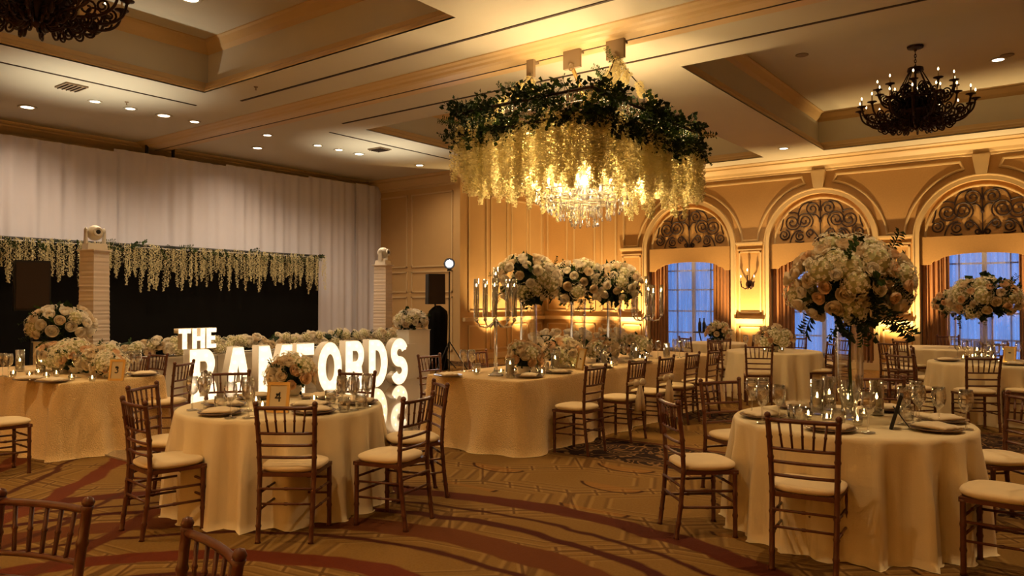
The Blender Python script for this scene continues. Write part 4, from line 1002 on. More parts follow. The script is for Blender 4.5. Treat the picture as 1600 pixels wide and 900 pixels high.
# backdrop drapes, pleated panels side by side
edges = [1.5, 5.0, 7.6, 10.2, 12.6, 14.2, 15.15]
tops = [4.68, 4.74, 4.80, 4.84, 4.88, 4.9]
for k in range(6):
    a, b = edges[k], edges[k + 1] + .05
    d = wavy(a, b, .02, tops[k], 0, (b - a) * 2.6, .045, int((b - a) * 46), 10, 40 + k, 0, 0, 'Y').build('backdrop_drape', M['drape'], None, True, None, (-16.2, 0, 0))
    tag(d, 'tall pale pleated backdrop drape behind the stage, %s from left' % ORD[k], 'drape', 'backdrop drapes behind the stage')
t = thing('drape_support_frame', 'small black square frame above the backdrop drapes', 'frame', (-16.25, 8.62, 4.78))
MB().box((0, -.30, .1), (.05, .05, .26)).build('upright', M['black'], t); MB().box((0, .30, .1), (.05, .05, .26)).build('upright', M['black'], t); MB().box((0, 0, .22), (.05, .66, .04)).build('crossbar', M['black'], t)
# dark screen with hanging blossom fringe
s = MB().box((-15.75, 7.6, 1.36), (.08, 9.9, 2.70)).build('stage_screen', M['blackcloth']); tag(s, 'wide black stage screen under the hanging blossom fringe', 'screen')
f = thing('blossom_fringe', 'fringe of pale hanging blossom strands along the black screen', 'garland', (-15.52, 0, 2.74))
MB().tube([(0, 3.2, 0), (0, 12.55, 0)], .03, 6).build('rail', M['black'], f)
rd = random.Random(12)
for k in range(165):
    y = 3.3 + 9.2 * (k + rd.random()) / 165; L = rd.uniform(.45, .95) * (1.0 if rd.random() < .8 else .7)
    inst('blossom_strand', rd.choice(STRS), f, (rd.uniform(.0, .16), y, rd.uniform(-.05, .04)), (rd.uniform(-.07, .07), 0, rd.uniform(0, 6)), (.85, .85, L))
for k in range(46):
    y = 3.3 + 9.2 * (k + rd.random()) / 46
    inst('leaf_sprig', SPRIG[k % 2], f, (.08, y, rd.uniform(-.1, .04)), Vector((.5, rd.uniform(-.6, .6), rd.uniform(-1, .3))).to_track_quat('Z', 'Y'), rd.uniform(.18, .32))
# sleeve-wrapped columns with moving-head lights
def column(label, hlabel, y, yaw):
    c = thing('sleeved_column', label, 'column', (-12.5, y, 0), PI / 10, 'white columns on the stage')
    vs = []; n = 90
    for j in range(n + 1):
        z = 2.38 * j / n; o = .003 * math.sin(j * 2.4 + math.sin(j * .7)); h = .165 - .02 * z / 2.4 + o
        vs += [(-h, -h, z), (h, -h, z), (h, h, z), (-h, h, z)]
    MB().add(vs, [(j * 4 + k, j * 4 + (k + 1) % 4, (j + 1) * 4 + (k + 1) % 4, (j + 1) * 4 + k) for j in range(n) for k in range(4)]).build('sleeve', M['sleeve'], c)
    MB().box((0, 0, 2.392), (.36, .36, .02)).build('top_plate', M['sleeve'], c)
    MB().box((0, 0, .012), (.6, .6, .024)).build('base_plate', M['black'], c)
    h = thing('moving_head_light', hlabel, 'stage light', (-12.5, y, 2.403), yaw, 'moving-head lights on the columns')
    MB().box((0, 0, .05), (.30, .26, .10), taper=.92).build('base', M['whiteplastic'], h)
    for sx in (-1, 1): MB().box((sx * .135, 0, .20), (.03, .10, .22), taper=.8).ball((sx * .135, 0, .30), .055, 10, (.4, 1, 1)).build('yoke_arm', M['whiteplastic'], h, True, 40)
    hd = MB().ball((0, 0, .27), .125, 18, (.92, 1.05, 1)).build('head', M['whiteplastic'], h, True)
    MB().lathe([(.07, 0), (.075, .03), (.06, .04), (.05, .03), (0, .028)], 18).build('lens_ring', M['whiteplastic'], hd, True)
    hd.children[0].matrix_local = Matrix.Translation((0, -.11, .28)) @ Matrix.Rotation(PI / 2, 4, 'X')
    MB().ball((0, -.142, .28), .036, 10, (1, .3, 1)).build('lens', M['black'], hd, True)
    return h
column('white sleeve-wrapped column on stage, left one', 'white moving-head light on the left column', 5.58, heading(.75, -.65) + PI)
column('white sleeve-wrapped column on stage, right one', 'white moving-head light on the right column', 11.78, heading(.95, -.3) + PI)
# white front wall with flower runners
pan = thing('stage_partition', 'long low white stage front behind the letters', 'partition', (-11.25, 0, 0))
for k in range(6):
    MB().box((0, 5.42 + k * 1.0, .36), (.10, .985, .72)).build('panel', M['white'], pan)
MB().box((.02, 7.92, .735), (.42, 5.95, .03)).build('ledge', M['white'], pan)
rd = random.Random(31)
for s in range(4):
    y0 = 4.98 + s * 1.46
    a = thing('flower_runner', 'white rose and hydrangea runner on stage front, %s from left' % ORD[s], 'flower arrangement', (-11.23, y0 + .72, .752), 0, 'flower runners on the stage front')
    for q in range(4): MB().ball((0, -.50 + q * .33, .125), 1, 10, (.15, .22, .115)).build('foliage_core', M['leafdark'], a)
    for i in range(44):
        y = -.72 + 1.44 * (i + rd.random()) / 44; x = rd.uniform(-.04, .22); z = rd.uniform(.02, .24) - abs(x - .08) * .4
        kd = rd.choice(['rose_white', 'rose_cream', 'rose_white', 'hyd'])
        bloom(a, (x, y * .96, max(.08, z + .03)), (.8, rd.uniform(-.5, .5), .5 + z * 2), kd, rd.uniform(.05, .07) if kd != 'hyd' else .095, rd)
    for i in range(7):
        inst('leaf_sprig', SPRIG[i % 2], a, (rd.uniform(0, .12), -.7 + i * .23, .12), Vector((.5, rd.uniform(-.5, .5), .8)).to_track_quat('Z', 'Y'), rd.uniform(.14, .22))
def plinth(label, flabel, y, x, w_, h, r, seed):
    p = thing('display_plinth', label, 'plinth', (x, y, 0), 0, 'white plinths on the stage')
    MB().box((0, 0, h / 2), (w_, w_ * 1.25, h)).build('body', M['white'], p); MB().box((0, 0, h + .006), (w_ + .03, w_ * 1.25 + .03, .012)).build('cap', M['white'], p)
    a = thing('plinth_bouquet', flabel, 'flower arrangement', (x, y, h + .012), 0, 'bouquets on the stage plinths')
    bouquet(a, (0, 0, r * .62), (r, r * 1.1, r * .72), 40, [('hyd', 2, .10), ('rose_white', 5, .065), ('rose_cream', 3, .06)], seed, -.45, 16, 1.0, .85)
plinth('white plinth at the left end of the stage front', 'white rose bouquet on the left stage plinth', 4.62, -11.35, .42, 1.02, .36, 71)
plinth('white plinth at the right end of the stage front', 'white rose bouquet on the right stage plinth', 11.45, -11.3, .50, .98, .30, 72)
t = MB().box((-10.96, 10.98, .36), (.10, .5, .72)).build('white_panel', M['white']); tag(t, 'white flat panel just right of letter S', 'panel')

# marquee letters
def arc(cx, cy, rx, ry, a0, a1, n=14): return [(cx + rx * math.cos(math.radians(a0 + (a1 - a0) * k / n)), cy + ry * math.sin(math.radians(a0 + (a1 - a0) * k / n))) for k in range(n + 1)]
def stroke(cl, w_):
    P = [Vector((x, y, 0)) for x, y in cl]; L = []; R_ = []
    for i, p in enumerate(P):
        t = (P[min(i + 1, len(P) - 1)] - P[max(0, i - 1)]).normalized(); n = Vector((-t.y, t.x, 0)) * w_ / 2
        L.append(((p + n).x, (p + n).y)); R_.append(((p - n).x, (p - n).y))
    return L + R_[::-1]
scl = arc(.33, .695, .215, .195, 20, 270, 20) + arc(.33, .305, .215, .195, 90, -160, 20)[1:]
LET = {
 'T': (.62, [[(0, 1), (0, .77), (.19, .77), (.19, 0), (.43, 0), (.43, .77), (.62, .77), (.62, 1)]], [[(.07, .885), (.55, .885)], [(.31, .8), (.31, .08)]]),
 'H': (.66, [[(0, 0), (0, 1), (.23, 1), (.23, .61), (.43, .61), (.43, 1), (.66, 1), (.66, 0), (.43, 0), (.43, .39), (.23, .39), (.23, 0)]], [[(.115, .92), (.115, .08)], [(.545, .92), (.545, .08)], [(.25, .5), (.41, .5)]]),
 'E': (.52, [[(0, 0), (0, 1), (.52, 1), (.52, .79), (.23, .79), (.23, .61), (.46, .61), (.46, .40), (.23, .40), (.23, .21), (.52, .21), (.52, 0)]], [[(.115, .92), (.115, .08)], [(.25, .9), (.46, .9)], [(.25, .5), (.4, .5)], [(.25, .1), (.46, .1)]]),
 'B': (.64, [[(0, 0), (0, 1), (.34, 1)] + arc(.36, .755, .23, .245, 90, -62)[1:] + arc(.36, .275, .28, .275, 68, -90)[1:], [(.23, .60), (.34, .60)] + arc(.34, .70, .07, .10, -90, 90, 8) + [(.23, .80)], [(.23, .20), (.35, .20)] + arc(.35, .31, .09, .11, -90, 90, 8) + [(.23, .42)]], [[(.115, .92), (.115, .08)], arc(.34, .72, .14, .17, 75, -60, 5), arc(.34, .31, .18, .2, 60, -80, 5)]),
 'A': (.80, [[(0, 0), (.27, 1), (.53, 1), (.80, 0), (.56, 0), (.52, .18), (.28, .18), (.24, 0)], [(.33, .38), (.47, .38), (.40, .70)]], [[(.12, .08), (.35, .9)], [(.45, .9), (.68, .08)], [(.32, .28), (.48, .28)]]),
 'M': (.94, [[(0, 0), (0, 1), (.29, 1), (.47, .50), (.65, 1), (.94, 1), (.94, 0), (.71, 0), (.71, .55), (.55, .08), (.39, .08), (.23, .55), (.23, 0)]], [[(.115, .08), (.115, .92)], [(.2, .92), (.46, .2)], [(.48, .2), (.74, .92)], [(.825, .92), (.825, .08)]]),
 'F': (.52, [[(0, 0), (0, 1), (.52, 1), (.52, .78), (.24, .78), (.24, .58), (.47, .58), (.47, .36), (.24, .36), (.24, 0)]], [[(.12, .92), (.12, .08)], [(.26, .89), (.46, .89)], [(.26, .47), (.42, .47)]]),
 'O': (.76, [arc(.38, .5, .38, .5, 0, 353, 40), arc(.38, .5, .145, .27, 0, 353, 28)], [arc(.38, .5, .26, .385, 0, 340, 17)]),
 'R': (.68, [[(0, 0), (0, 1), (.36, 1)] + arc(.37, .70, .26, .30, 90, -50)[1:] + [(.68, 0), (.43, 0), (.30, .38), (.23, .38), (.23, 0)], [(.23, .58), (.34, .58)] + arc(.34, .69, .10, .11, -90, 90, 8) + [(.23, .80)]], [[(.115, .92), (.115, .08)], arc(.34, .69, .17, .2, 80, -70, 5), [(.40, .38), (.53, .1)]]),
 'D': (.68, [[(0, 0), (0, 1), (.26, 1)] + arc(.26, .5, .42, .5, 90, -90, 24)[1:], [(.23, .22), (.27, .22)] + arc(.27, .5, .17, .28, -90, 90, 14) + [(.23, .78)]], [[(.115, .92), (.115, .08)], arc(.28, .5, .29, .39, 80, -80, 9)]),
 'S': (.66, [stroke(scl, .225)], [scl[::2]]),
}
BULB = MB().ball((0, 0, 0), .016, 8).mesh('bulb', M['bulb'], True)
def letter(ch, label, y, z, h, ws, depth=.16, x=-10.42):
    wd, loops, lines = LET[ch]
    t = thing('marquee_letter', label, 'letter', (x, y, z), 0, 'lit marquee letters')
    S = Matrix.Diagonal((ws * h, h, 1, 1))
    me = fill2d(loops, 0, depth); me.transform(S); inst('shell', setmat(stand_up(me, '+X'), M['letter']), t)
    cx = wd / 2
    me = fill2d(loops, depth, depth + .006)
    me.transform(Matrix.Translation((cx * ws * h, .5 * h, 0)) @ Matrix.Diagonal((.965, .975, 1, 1)) @ Matrix.Translation((-cx * ws * h, -.5 * h, 0)) @ S)
    inst('glowing_face', setmat(stand_up(me, '+X'), M['lface']), t)
    for ln in lines:
        pts = [Vector((a * ws * h, b * h, 0)) for a, b in ln]; L = sum((q - p).length for p, q in zip(pts[:-1], pts[1:])); n = max(2, round(L / (.15 if h > .5 else .09)))
        for k in range(n + 1):
            d = L * k / n; i = 0
            while i < len(pts) - 2 and d > (pts[i + 1] - pts[i]).length: d -= (pts[i + 1] - pts[i]).length; i += 1
            p = pts[i].lerp(pts[i + 1], min(1, d / max(1e-6, (pts[i + 1] - pts[i]).length)))
            inst('bulb', BULB, t, (depth + .012, p.x, p.y), None, 1.0 if h > .5 else .6)
    return wd * ws * h
y = 5.90; hgt = .88; word = 'BAMFORDS'; gap = .075
tot = sum(LET[c][0] for c in word) * hgt; ws = (10.32 - 5.90 - 7 * gap) / tot
for i, ch in enumerate(word): y += letter(ch, 'large glowing white marquee letter %s on the dance floor' % ch, y, .017, hgt, ws) + gap
y = 5.73
for ch in 'THE': y += letter(ch, 'small glowing marquee letter %s standing on the letter B' % ch, y, .017 + hgt + .001, .30, 1.02, .12, -10.38) + .02

# loudspeakers and stage spotlight
def speaker(label, slabel, pos, rz, z, w_=.42, h=.72):
    p = thing('speaker_pole', slabel, 'stand', (pos[0], pos[1], 0), rz, 'black speaker stands')
    MB().tube([(0, 0, .1), (0, 0, z)], .02, 8).build('pole', M['black'], p)
    for k in range(3):
        a = k * 2.094; MB().tube([(0, 0, .55), (math.cos(a) * .5, math.sin(a) * .5, .015)], .014, 6).build('leg', M['black'], p)
    s = thing('loudspeaker', label, 'loudspeaker', (pos[0], pos[1], z), rz, 'black loudspeakers')
    MB().box((0, 0, h / 2), (w_, .38, h), taper=.97).build('cabinet', M['black'], s)
    MB().box((0, -.195, h / 2), (w_ * .9, .02, h * .92)).build('grille', M['slot'], s)
    return s
speaker('black loudspeaker in front of the blossom fringe at far left', 'black tripod stand under the left loudspeaker', (-13.5, 5.06), heading(.6, -.8) + PI, 1.44, .50, .80)
speaker('black loudspeaker by the panelled wall, right of the stage', 'black tripod stand under the right loudspeaker', at(680, 17.6), heading(.3, -.95) + PI, 1.52, .40, .70)
px, py = at(684, 17.5)
c = MB().lathe([(.24, 0.01), (.23, .3), (.22, .7), (.22, 1.05), (.22, 1.25), (.20, 1.36), (.12, 1.44), (.05, 1.49)], 40, (0, 0, 0), lambda r, z, a: r * (1 + .06 * math.sin(9 * a) + .04 * math.sin(4 * a + z * 3))).build('stand_cover', M['blackcloth'], None, True, None, (px, py, 0))
tag(c, 'black cloth cover draped round the right speaker stand', 'cover')
px, py = at(702, 16.8)
t = thing('spotlight_stand', 'thin black light stand carrying the bright white spotlight', 'stand', (px, py, 0))
MB().tube([(0, 0, .05), (0, 0, 2.25)], .016, 8).build('pole', M['black'], t)
for k in range(3):
    a = k * 2.094 + .5; MB().tube([(0, 0, .7), (math.cos(a) * .45, math.sin(a) * .45, .015)], .012, 6).build('leg', M['black'], t)
sl = thing('stage_spotlight', 'blinding white spotlight on the thin stand by the wall', 'stage light', (px, py, 2.26), heading(.1, -1))
MB().box((0, 0, .02), (.10, .06, .04)).build('bracket', M['black'], sl)
MB().lathe([(0, -.12), (.08, -.12), (.12, -.02), (.125, .06), (.115, .06), (.0, .02)], 20).build('housing', M['black'], sl, True)
MB().lathe([(0, .062), (.075, .062), (.065, .072), (0, .078)], 20).build('lens', M['spotlens'], sl, True)
for o in sl.children[1:]: o.matrix_local = Matrix.Translation((0, 0, .16)) @ Matrix.Rotation(-PI / 2 + .05, 4, 'X')
lamp('spot_beam', 'SPOT', (0, .12, .16), 60, (.95, .97, 1), sl, (0, 1, -.1), .05, 70)

# ------------------------------------------------------------------ floral chandelier hung from the track beam
CX, CYY, HX, HY, ZF = -5.34, 8.72, 1.0, 1.48, 3.98
ch = thing('floral_chandelier', 'large crystal chandelier smothered in ivy and hanging cream blossoms', 'chandelier', (CX, CYY, 0))
fr = MB()
for z in (ZF, ZF - .28):
    for a, b in (((-HX, -HY), (HX, -HY)), ((HX, -HY), (HX, HY)), ((HX, HY), (-HX, HY)), ((-HX, HY), (-HX, -HY))): fr.tube([(*a, z), (*b, z)], .022, 6)
for k in range(-3, 4): fr.tube([(-HX, HY * k / 4, ZF), (HX, HY * k / 4, ZF)], .01, 4)
fr.build('frame', M['iron'], ch)
# beaded net panels stretched over the frame
for k, (p, q) in enumerate((((-HX, -HY), (HX, -HY)), ((HX, -HY), (HX, HY)))):
    mb = MB(); p, q = Vector((*p, 0)), Vector((*q, 0)); n = 34
    for i in range(n + 1):
        for j in range(9): mb.ball(tuple(p.lerp(q, i / n) + Vector((0, 0, ZF - .02 - j * .032))), .011, 5)
    o = mb.build('crystal_bead_net', M['crystal'], ch); o['kind'] = 'stuff'
rd = random.Random(77)
pts = []
def edge_pt(s):
    L = 4 * (HX + HY); s = (s % 1) * L
    for (a, b) in (((-HX, -HY), (HX, -HY)), ((HX, -HY), (HX, HY)), ((HX, HY), (-HX, HY)), ((-HX, HY), (-HX, -HY))):
        l = math.hypot(b[0] - a[0], b[1] - a[1])
        if s <= l: return (a[0] + (b[0] - a[0]) * s / l, a[1] + (b[1] - a[1]) * s / l)
        s -= l
    return (-HX, -HY)
for k in range(190):
    x, y = edge_pt((k + rd.random()) / 190); ins = rd.uniform(.86, 1.06); L = rd.uniform(.55, .86)
    inst('blossom_strand', rd.choice(STR), ch, (x * ins, y * ins, ZF - rd.uniform(.16, .36)), (rd.uniform(-.05, .05), rd.uniform(-.05, .05), rd.uniform(0, 6)), (1.35, 1.35, L))
for k in range(105):
    x, y = rd.uniform(-.85, .85) * HX, rd.uniform(-.85, .85) * HY; d = math.hypot(x / HX, y / HY); L = rd.uniform(.45, .8) if d > .5 else rd.uniform(.3, .5)
    inst('blossom_strand', rd.choice(STR), ch, (x, y, ZF - rd.uniform(.12, .3)), (rd.uniform(-.05, .05), rd.uniform(-.05, .05), rd.uniform(0, 6)), (1.35, 1.35, L))
for k in range(150):
    x, y = edge_pt((k + rd.random()) / 150); s = rd.uniform(.97, 1.05); near = y < 0 or x > 0
    inst('ivy_clump', CLUMP[rd.choice((0, 0, 1, 2))], ch, (x * s, y * s, ZF + rd.choice((.05, .0, -.22, -.26, -.34)) + rd.uniform(-.05, .05)), (rd.uniform(-.4, .4), rd.uniform(-.4, .4), rd.uniform(0, 6.28)), rd.uniform(.13, .20))
for k in range(70):
    x, y = edge_pt((k + rd.random()) / 70); s = rd.uniform(.98, 1.05); d = Vector((x / HX * rd.uniform(.0, .5), y / HY * rd.uniform(.0, .5), rd.choice([-1, -.9, -.7, -.5, .35]) * rd.uniform(.6, 1)))
    inst('ivy_sprig', SPRIG[1 if rd.random() < .6 else 0], ch, (x * s, y * s, ZF - rd.uniform(.0, .25)), d.to_track_quat('Z', 'Y') @ Quaternion((0, 0, 1), rd.uniform(0, 6.28)), rd.uniform(.24, .36))
# suspension: brackets, central rod, cables wrapped with blossom
for x, wd in ((-6.09, .12), (-5.41, .26), (-4.75, .26)):
    b = MB().box((x - CX, BY - .10 - CYY, 4.83), (wd, .05, .25)).box((x - CX, BY - .04 - CYY, 4.93), (wd * .8, .14, .03)).build('hanging_bracket', M['vent'], ch)
    MB().tube([(x - CX, BY - .13 - CYY, 4.75 + .05 * math.cos(t)) if False else (x - CX + .035 * math.cos(t), BY - .13 - CYY, 4.72 + .05 * math.sin(t)) for t in [2 * PI * k / 12 for k in range(13)]], .010, 5).build('shackle', M['vent'], b)
    if x == -5.41: MB().tube([(x - CX, BY - .1 - CYY, 4.72), (0, 0, 4.35), (0, 0, 3.3)], .028, 8).build('hanging_rod', M['gold'], ch)
for x, y in ((-HX, -HY), (HX, -HY), (HX, HY), (-HX, HY)):
    bx_ = (-6.09 if x < 0 else -4.75) - CX; a_, b_ = Vector((bx_, BY - .1 - CYY, 4.74)), Vector((x, y, ZF)); cpts = [a_.lerp(b_, k / 10) - Vector((0, 0, .12 * math.sin(PI * k / 10))) for k in range(11)]
    cb = MB().tube(cpts, .008, 5).build('suspension_cable', M['iron'], ch)
    for i in range(9 if x > 0 or True else 5):
        p = a_.lerp(b_, (i + .3) / 9) - Vector((0, 0, .10 * math.sin(PI * (i + .3) / 9)))
        inst('blossom_cluster', rd.choice(STR), cb, tuple(p), (rd.uniform(-.5, .5), rd.uniform(-.5, .5), rd.uniform(0, 6)), (1.15, 1.15, .24))
        if i % 2: inst('ivy_sprig', SPRIG[0], cb, tuple(p), Vector((rd.uniform(-1, 1), rd.uniform(-1, 1), rd.uniform(-.5, 1))).to_track_quat('Z', 'Y'), .22)
# crystal dish inside: tiers of arms, bulbs and drops
DROP = MB().lathe([(0, 0), (.006, -.012), (.017, -.045), (.012, -.066), (0, -.075)], 6).mesh('crystal_drop', M['crystal'])
mb = MB()
for k in range(9): mb.ball((0, 0, -.022 * k - .011), .0105, 6)
BEADS = mb.mesh('bead_string', M['crystal'])
MB().lathe([(.05, 3.42), (.10, 3.36), (.06, 3.30), (.12, 3.20), (.07, 3.12), (.10, 3.04), (.04, 2.96), (0, 2.94)], 20).build('crystal_stem', M['crystal'], ch, True)
for r, z, n, m in ((.66, 3.06, 30, 2), (.50, 2.97, 24, 3), (.34, 2.90, 18, 4), (.18, 2.84, 12, 5)):
    MB().tube([(r * math.cos(2 * PI * k / 32), r * math.sin(2 * PI * k / 32), z) for k in range(33)], .014, 6).build('tier_ring', M['crystal'], ch, True)
    for k in range(n):
        a = 2 * PI * k / n + r * 5; x, y = r * math.cos(a), r * math.sin(a)
        b = inst('crystal_string', BEADS, ch, (x, y, z), None, (1, 1, .32 * m / 2 + rd.uniform(0, .12)))
        inst('crystal_drop', DROP, ch, (x, y, z - .2 * (.32 * m / 2 + .06)), None, rd.uniform(.95, 1.3))
BLB = MB().lathe([(0, 0), (.012, .005), (.02, .03), (.014, .06), (.004, .085), (0, .09)], 8).mesh('bulb', M['downlens'], True)
for k in range(16):
    a = 2 * PI * k / 16; r = .58 if k % 2 else .40
    MB().tube([(.05 * math.cos(a), .05 * math.sin(a), 3.14), (r * .5 * math.cos(a), r * .5 * math.sin(a), 3.02), (r * .9 * math.cos(a), r * .9 * math.sin(a), 3.04), (r * math.cos(a), r * math.sin(a), 3.12)], .010, 6).build('crystal_arm', M['crystal'], ch, True)
    inst('bulb', BLB, ch, (r * math.cos(a), r * math.sin(a), 3.13))
for x, y, z in ((0, 0, 3.22), (.45, .7, 3.2), (-.45, -.7, 3.2), (.45, -.7, 3.2), (-.45, .7, 3.2)):
    lamp('chandelier_glow', 'POINT', (x, y, z), LCH, (1.0, .68, .33), ch, None, .12)
for x, y in ((-.45, -.75), (.45, .75), (.45, -.75), (-.45, .75)): lamp('chandelier_glow', 'POINT', (x, y, 3.82), LCT, (1.0, .68, .33), ch, None, .12)

# ------------------------------------------------------------------ wrought iron chandeliers
def sweep_arm(r, z0, rise, curl):
    p = [(0.12, 0, z0 + .02), (.30 * r, 0, z0 - .10), (.55 * r, 0, z0 - .13), (.80 * r, 0, z0 - .10), (.95 * r, 0, z0 + .0), (r, 0, z0 + rise)]
    out = []
    for i in range(len(p) - 1):
        for k in range(4):
            t = k / 4; a = p[max(0, i - 1)]; b = p[i]; c = p[i + 1]; d = p[min(len(p) - 1, i + 2)]
            out.append(tuple(.5 * ((2 * b[q]) + (-a[q] + c[q]) * t + (2 * a[q] - 5 * b[q] + 4 * c[q] - d[q]) * t * t + (-a[q] + 3 * b[q] - 3 * c[q] + d[q]) * t ** 3) for q in range(3)))
    return out + [p[-1]]
def arm_mesh(r, z0, rise):
    mb = MB().tube(sweep_arm(r, z0, rise, 1), .016, 6)
    for (cx, cz, rr, s, a0) in ((.62 * r, z0 - .03, .10, 1, -1.6), (.38 * r, z0 + .02, .10, -1, -1.6), (.80 * r, z0 - .01, .075, 1, -1.6), (.45 * r, z0 - .19, .08, 1, 1.6), (.24 * r, z0 + .14, .10, 1, -.4), (.60 * r, z0 - .17, .07, -1, 1.4), (.32 * r, z0 - .10, .09, 1, 2.0), (.20 * r, z0 - .16, .09, -1, .5)):
        mb.tube([(a, 0, b) for a, b in spiral((cx, cz), rr, 1.5, a0, s, 20, .015)], .0125, 5)
    mb.lathe([(0, -.02), (.02, -.02), (.03, .0), (.075, .012), (.078, .02), (.03, .016), (.018, .03), (0, .03)], 12, (r, 0, z0 + rise))
    return mb.mesh('scroll_arm', M['iron'], True, 60)
CND = MB().lathe([(0, 0), (.011, 0), (.011, .10), (0, .10)], 8).mesh('candle_sleeve', M['paper'])
CBL = MB().lathe([(0, 0), (.009, .008), (.013, .025), (.007, .045), (0, .055)], 8).mesh('candle_bulb', M['ironbulb'], True)
AM = [arm_mesh(.87, -.16, .16), arm_mesh(.60, .16, .14)]
def iron_chandelier(label, x, y, rot):
    Z = 4.92
    t = thing('iron_chandelier', label, 'chandelier', (x, y, Z), rot, 'wrought iron chandeliers')
    MB().lathe([(0, 5.945 - Z), (.13, 5.945 - Z), (.12, 5.91 - Z), (.03, 5.89 - Z), (.02, 5.86 - Z), (0, 5.86 - Z)], 20).build('canopy', M['iron'], t)
    mb = MB()
    for k in range(6): 
        zc = 5.86 - Z - .035 - k * .045
        mb.tube([((.016 * math.cos(a)) * (k % 2), (.016 * math.cos(a)) * (1 - k % 2), zc + .03 * math.sin(a)) for a in [2 * PI * i / 10 for i in range(11)]], .006, 4)
    mb.build('chain', M['iron'], t)
    MB().lathe([(0, .66), (.05, .66), (.12, .655), (.13, .60), (.11, .58), (.04, .57), (0, .55)], 16).build('crown_ring', M['iron'], t)
    for k in range(8):
        a = 2 * PI * k / 8; MB().tube([(.10 * math.cos(a), .10 * math.sin(a), .59), (.34 * math.cos(a), .34 * math.sin(a), .12)], .010, 5).build('stay_chain', M['iron'], t)
    MB().lathe([(0, -.42), (.03, -.40), (.05, -.36), (.03, -.33), (.07, -.30), (.20, -.26), (.30, -.18), (.33, -.10), (.30, -.08), (.24, -.12), (.10, -.16), (.07, .0), (.10, .10), (.06, .16), (.05, .24), (0, .26)], 20).build('body', M['iron'], t, True)
    MB().tube([(.36 * math.cos(2 * PI * k / 24), .36 * math.sin(2 * PI * k / 24), .10) for k in range(25)], .018, 6).build('hoop', M['iron'], t, True)
    for k in range(6):
        a = 2 * PI * k / 6 + .2; MB().tube([(.26 * math.cos(a), .26 * math.sin(a), -.16), (.27 * math.cos(a), .27 * math.sin(a), -.26), (.25 * math.cos(a), .25 * math.sin(a), -.36)], [.03, .022, .012], 6).ball((.25 * math.cos(a), .25 * math.sin(a), -.38), .022, 6).build('pendant', M['iron'], t)
    for lev, n in ((0, 16), (1, 10)):
        for k in range(n):
            a = 2 * PI * (k + .5 * lev) / n; o = inst('scroll_arm', AM[lev], t, None, (0, 0, a)); r, z = (.87, .0) if lev == 0 else (.60, .30)
            inst('candle_sleeve', CND, o, (r, 0, z + .03)); inst('candle_bulb', CBL, o, (r, 0, z + .13))
iron_chandelier('black wrought iron chandelier in the right-hand ceiling coffer', -2.22, 14.4, .1)
iron_chandelier('black wrought iron chandelier cut off at top left', -8.87, 3.33, .3)

# ------------------------------------------------------------------ wall sconces and floor uplights
for i, x in enumerate(PX[1:3]):
    s = thing('wall_sconce', 'iron two-candle wall sconce on the %s lit pier' % ('left', 'right')[i], 'sconce', (x - .02, YW, 2.02), 0, 'sconces on the window piers')
    MB().lathe([(0, -.03), (.07, -.02), (.10, -.005), (.09, .0), (0, .0)], 14).build('back_plate', M['iron'], s); s.children[0].matrix_local = Matrix.Rotation(-PI / 2, 4, 'X') @ Matrix.Scale(1, 4)
    for dx, dz in ((-.17, .06), (.17, .06), (0, .22)):
        a = MB().tube([(0, -.02, -.05), (dx * .4, -.12, -.12), (dx * .9, -.16, -.06), (dx, -.16, dz)], .016, 6).lathe([(0, -.01), (.03, 0), (.032, .01), (0, .012)], 10, (dx, -.16, dz)).build('arm', M['iron'], s, True)
        inst('candle_sleeve', CND, a, (dx, -.16, dz + .01)); inst('candle_bulb', CBL, a, (dx, -.16, dz + .11), None, 1.2)
def uplight(label, x, y, e, aim, spot=100, col=(1.0, .65, .27), blend=.8):
    u = thing('floor_uplight', label, 'uplight', (x, y, 0), 0, 'floor uplights along the walls')
    MB().box((0, 0, .015), (.16, .14, .03)).build('base', M['black'], u)
    MB().lathe([(0, .03), (.06, .03), (.075, .06), (.075, .17), (.065, .17), (.06, .14), (0, .14)], 16).build('can', M['black'], u)
    MB().lathe([(0, .142), (.06, .142), (.05, .15), (0, .152)], 14).build('lens', M['ironbulb'], u)
    lamp('uplight_beam', 'SPOT', (0, 0, .20), e, col, u, aim, .05, spot, blend)
for i, x in enumerate(PX): uplight('black floor uplight at the foot of lit pier, %s from left' % ORD[i], x, YW - .85, LUP, (0, .36, 1), 80)
for i, y in enumerate((16.3, 17.75)): uplight('black floor uplight at the panelled side wall, %s one' % ('left', 'right')[i], XS + .75, y, LUP * .6, (-.30, 0, 1), 80)
uplight('black floor uplight at wall panel left of the windows', -11.7, YW - .75, LUP * .6, (0, .30, 1), 80)

for i, x in enumerate((-12.0, -9.0, -6.0, -3.0, 0.0)): uplight('added fill uplight along the unseen wall behind the photographer, %s from left' % ORD[i], x, YB + .6, LBK, (0, -.15, 1), 120)  # unseen uplights, added to throw amber fill onto the tablecloths
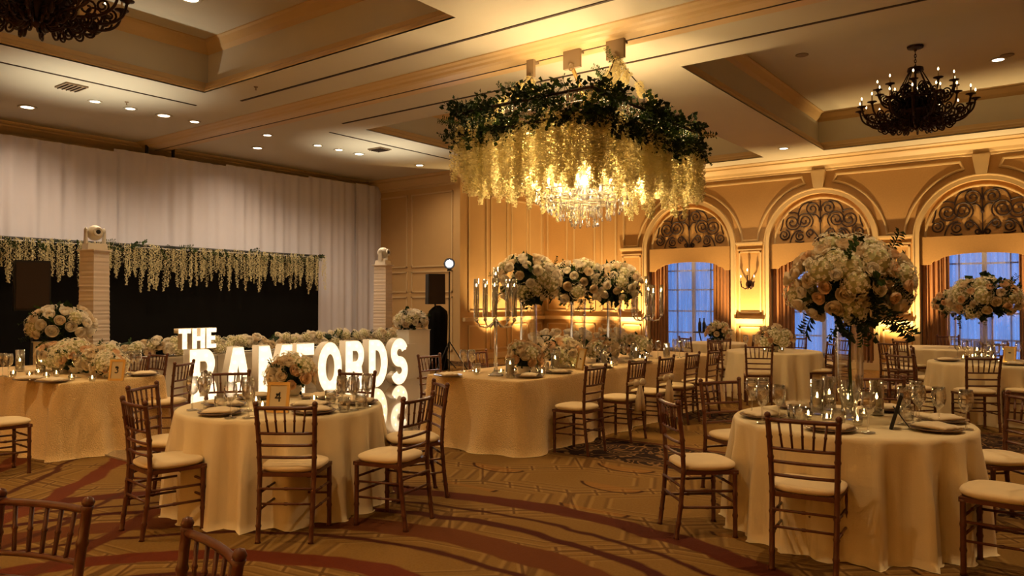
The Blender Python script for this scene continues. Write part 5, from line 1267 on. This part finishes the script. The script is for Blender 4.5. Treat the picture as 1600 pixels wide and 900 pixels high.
# ------------------------------------------------------------------ recessed downlights
RIM = MB().lathe([(.055, .0), (.085, .0), (.088, -.006), (.080, -.010), (.058, -.008), (.055, 0)], 24).mesh('trim_ring', M['ceil'], True)
LEN = MB().lathe([(0, -.005), (.05, -.006), (.066, -.003), (.066, .0)], 20).mesh('lens', M['downlens'], True)
DL = [(-14.95, 5.5, 1.3), (-13.6, 6.05, 1), (-13.6, 6.66, 1), (-13.6, 7.28, 1.3), (-13.6, 7.89, 1), (-14.8, 10.1, 1.2), (-13.5, 9.45, 1), (-13.5, 10.75, 1), (-13.5, 11.35, 1), (-13.5, 11.95, 1.2), (-13.4, 13.88, 1.1), (-5.34, 17.3, 1.1)]
DLC = [(-10.2, 5.84, 1.4), (-1.15, 16.1, 1.2)]
FILL_DL = [(-7.4, 5.84), (-7.4, 1.0), (-.6, 5.4), (-3.2, 1.0), (-7.4, 16.6), (-.6, 12.0), (2.0, 8.0)]  # unseen downlights, added as fill for the camera side of the room
allp = [(x, y, ZC, s, LDL * .8) for x, y, s in DL] + [(x, y, ZC + .9, s, LDC) for x, y, s in DLC] + [(x, y, ZC + .9 if any(c[0] < x < c[1] and c[2] < y < c[3] for c in COFF) else ZC, 1.1, LDC) for x, y in FILL_DL]
order = sorted(range(len(DL)), key=lambda i: scr(DL[i]))
for i, (x, y, z, s, e) in enumerate(allp):
    if i < len(DL): lab = 'small round recessed ceiling downlight, %s from left above the stage side' % ORD[order.index(i)] if i != len(DL) - 1 else 'small round recessed downlight beside the right-hand coffer'
    elif i == len(DL): lab = 'bright round downlight high in the left ceiling coffer'
    elif i == len(DL) + 1: lab = 'round downlight high in the right coffer beside the iron chandelier'
    else: lab = 'added recessed fill downlight beyond the picture edges, %s of the unseen ones' % ORD[i - len(DL) - 2]
    d = thing('recessed_downlight', lab, 'ceiling light', (x, y, z), 0, 'recessed ceiling downlights')
    inst('trim_ring', RIM, d, None, None, s * 1.35); inst('lens', LEN, d, None, None, s * 1.35)
    lamp('downlight_beam', 'SPOT', (0, 0, -.03), e, (1.0, .69, .36) if i >= len(DL) else (1.0, .74, .46), d, (0, 0, -1), .05, 115 if i >= len(DL) else 150, 1.0)
# moving heads throw two soft pools onto the ceiling above the stage
for y, tx in ((5.58, .02), (11.78, .02)):
    lamp('moving_head_beam', 'SPOT', (-12.5, y, 2.85), LMH, (1.0, .88, .64), None, (tx, .0, 1), .05, 95, 1.0)
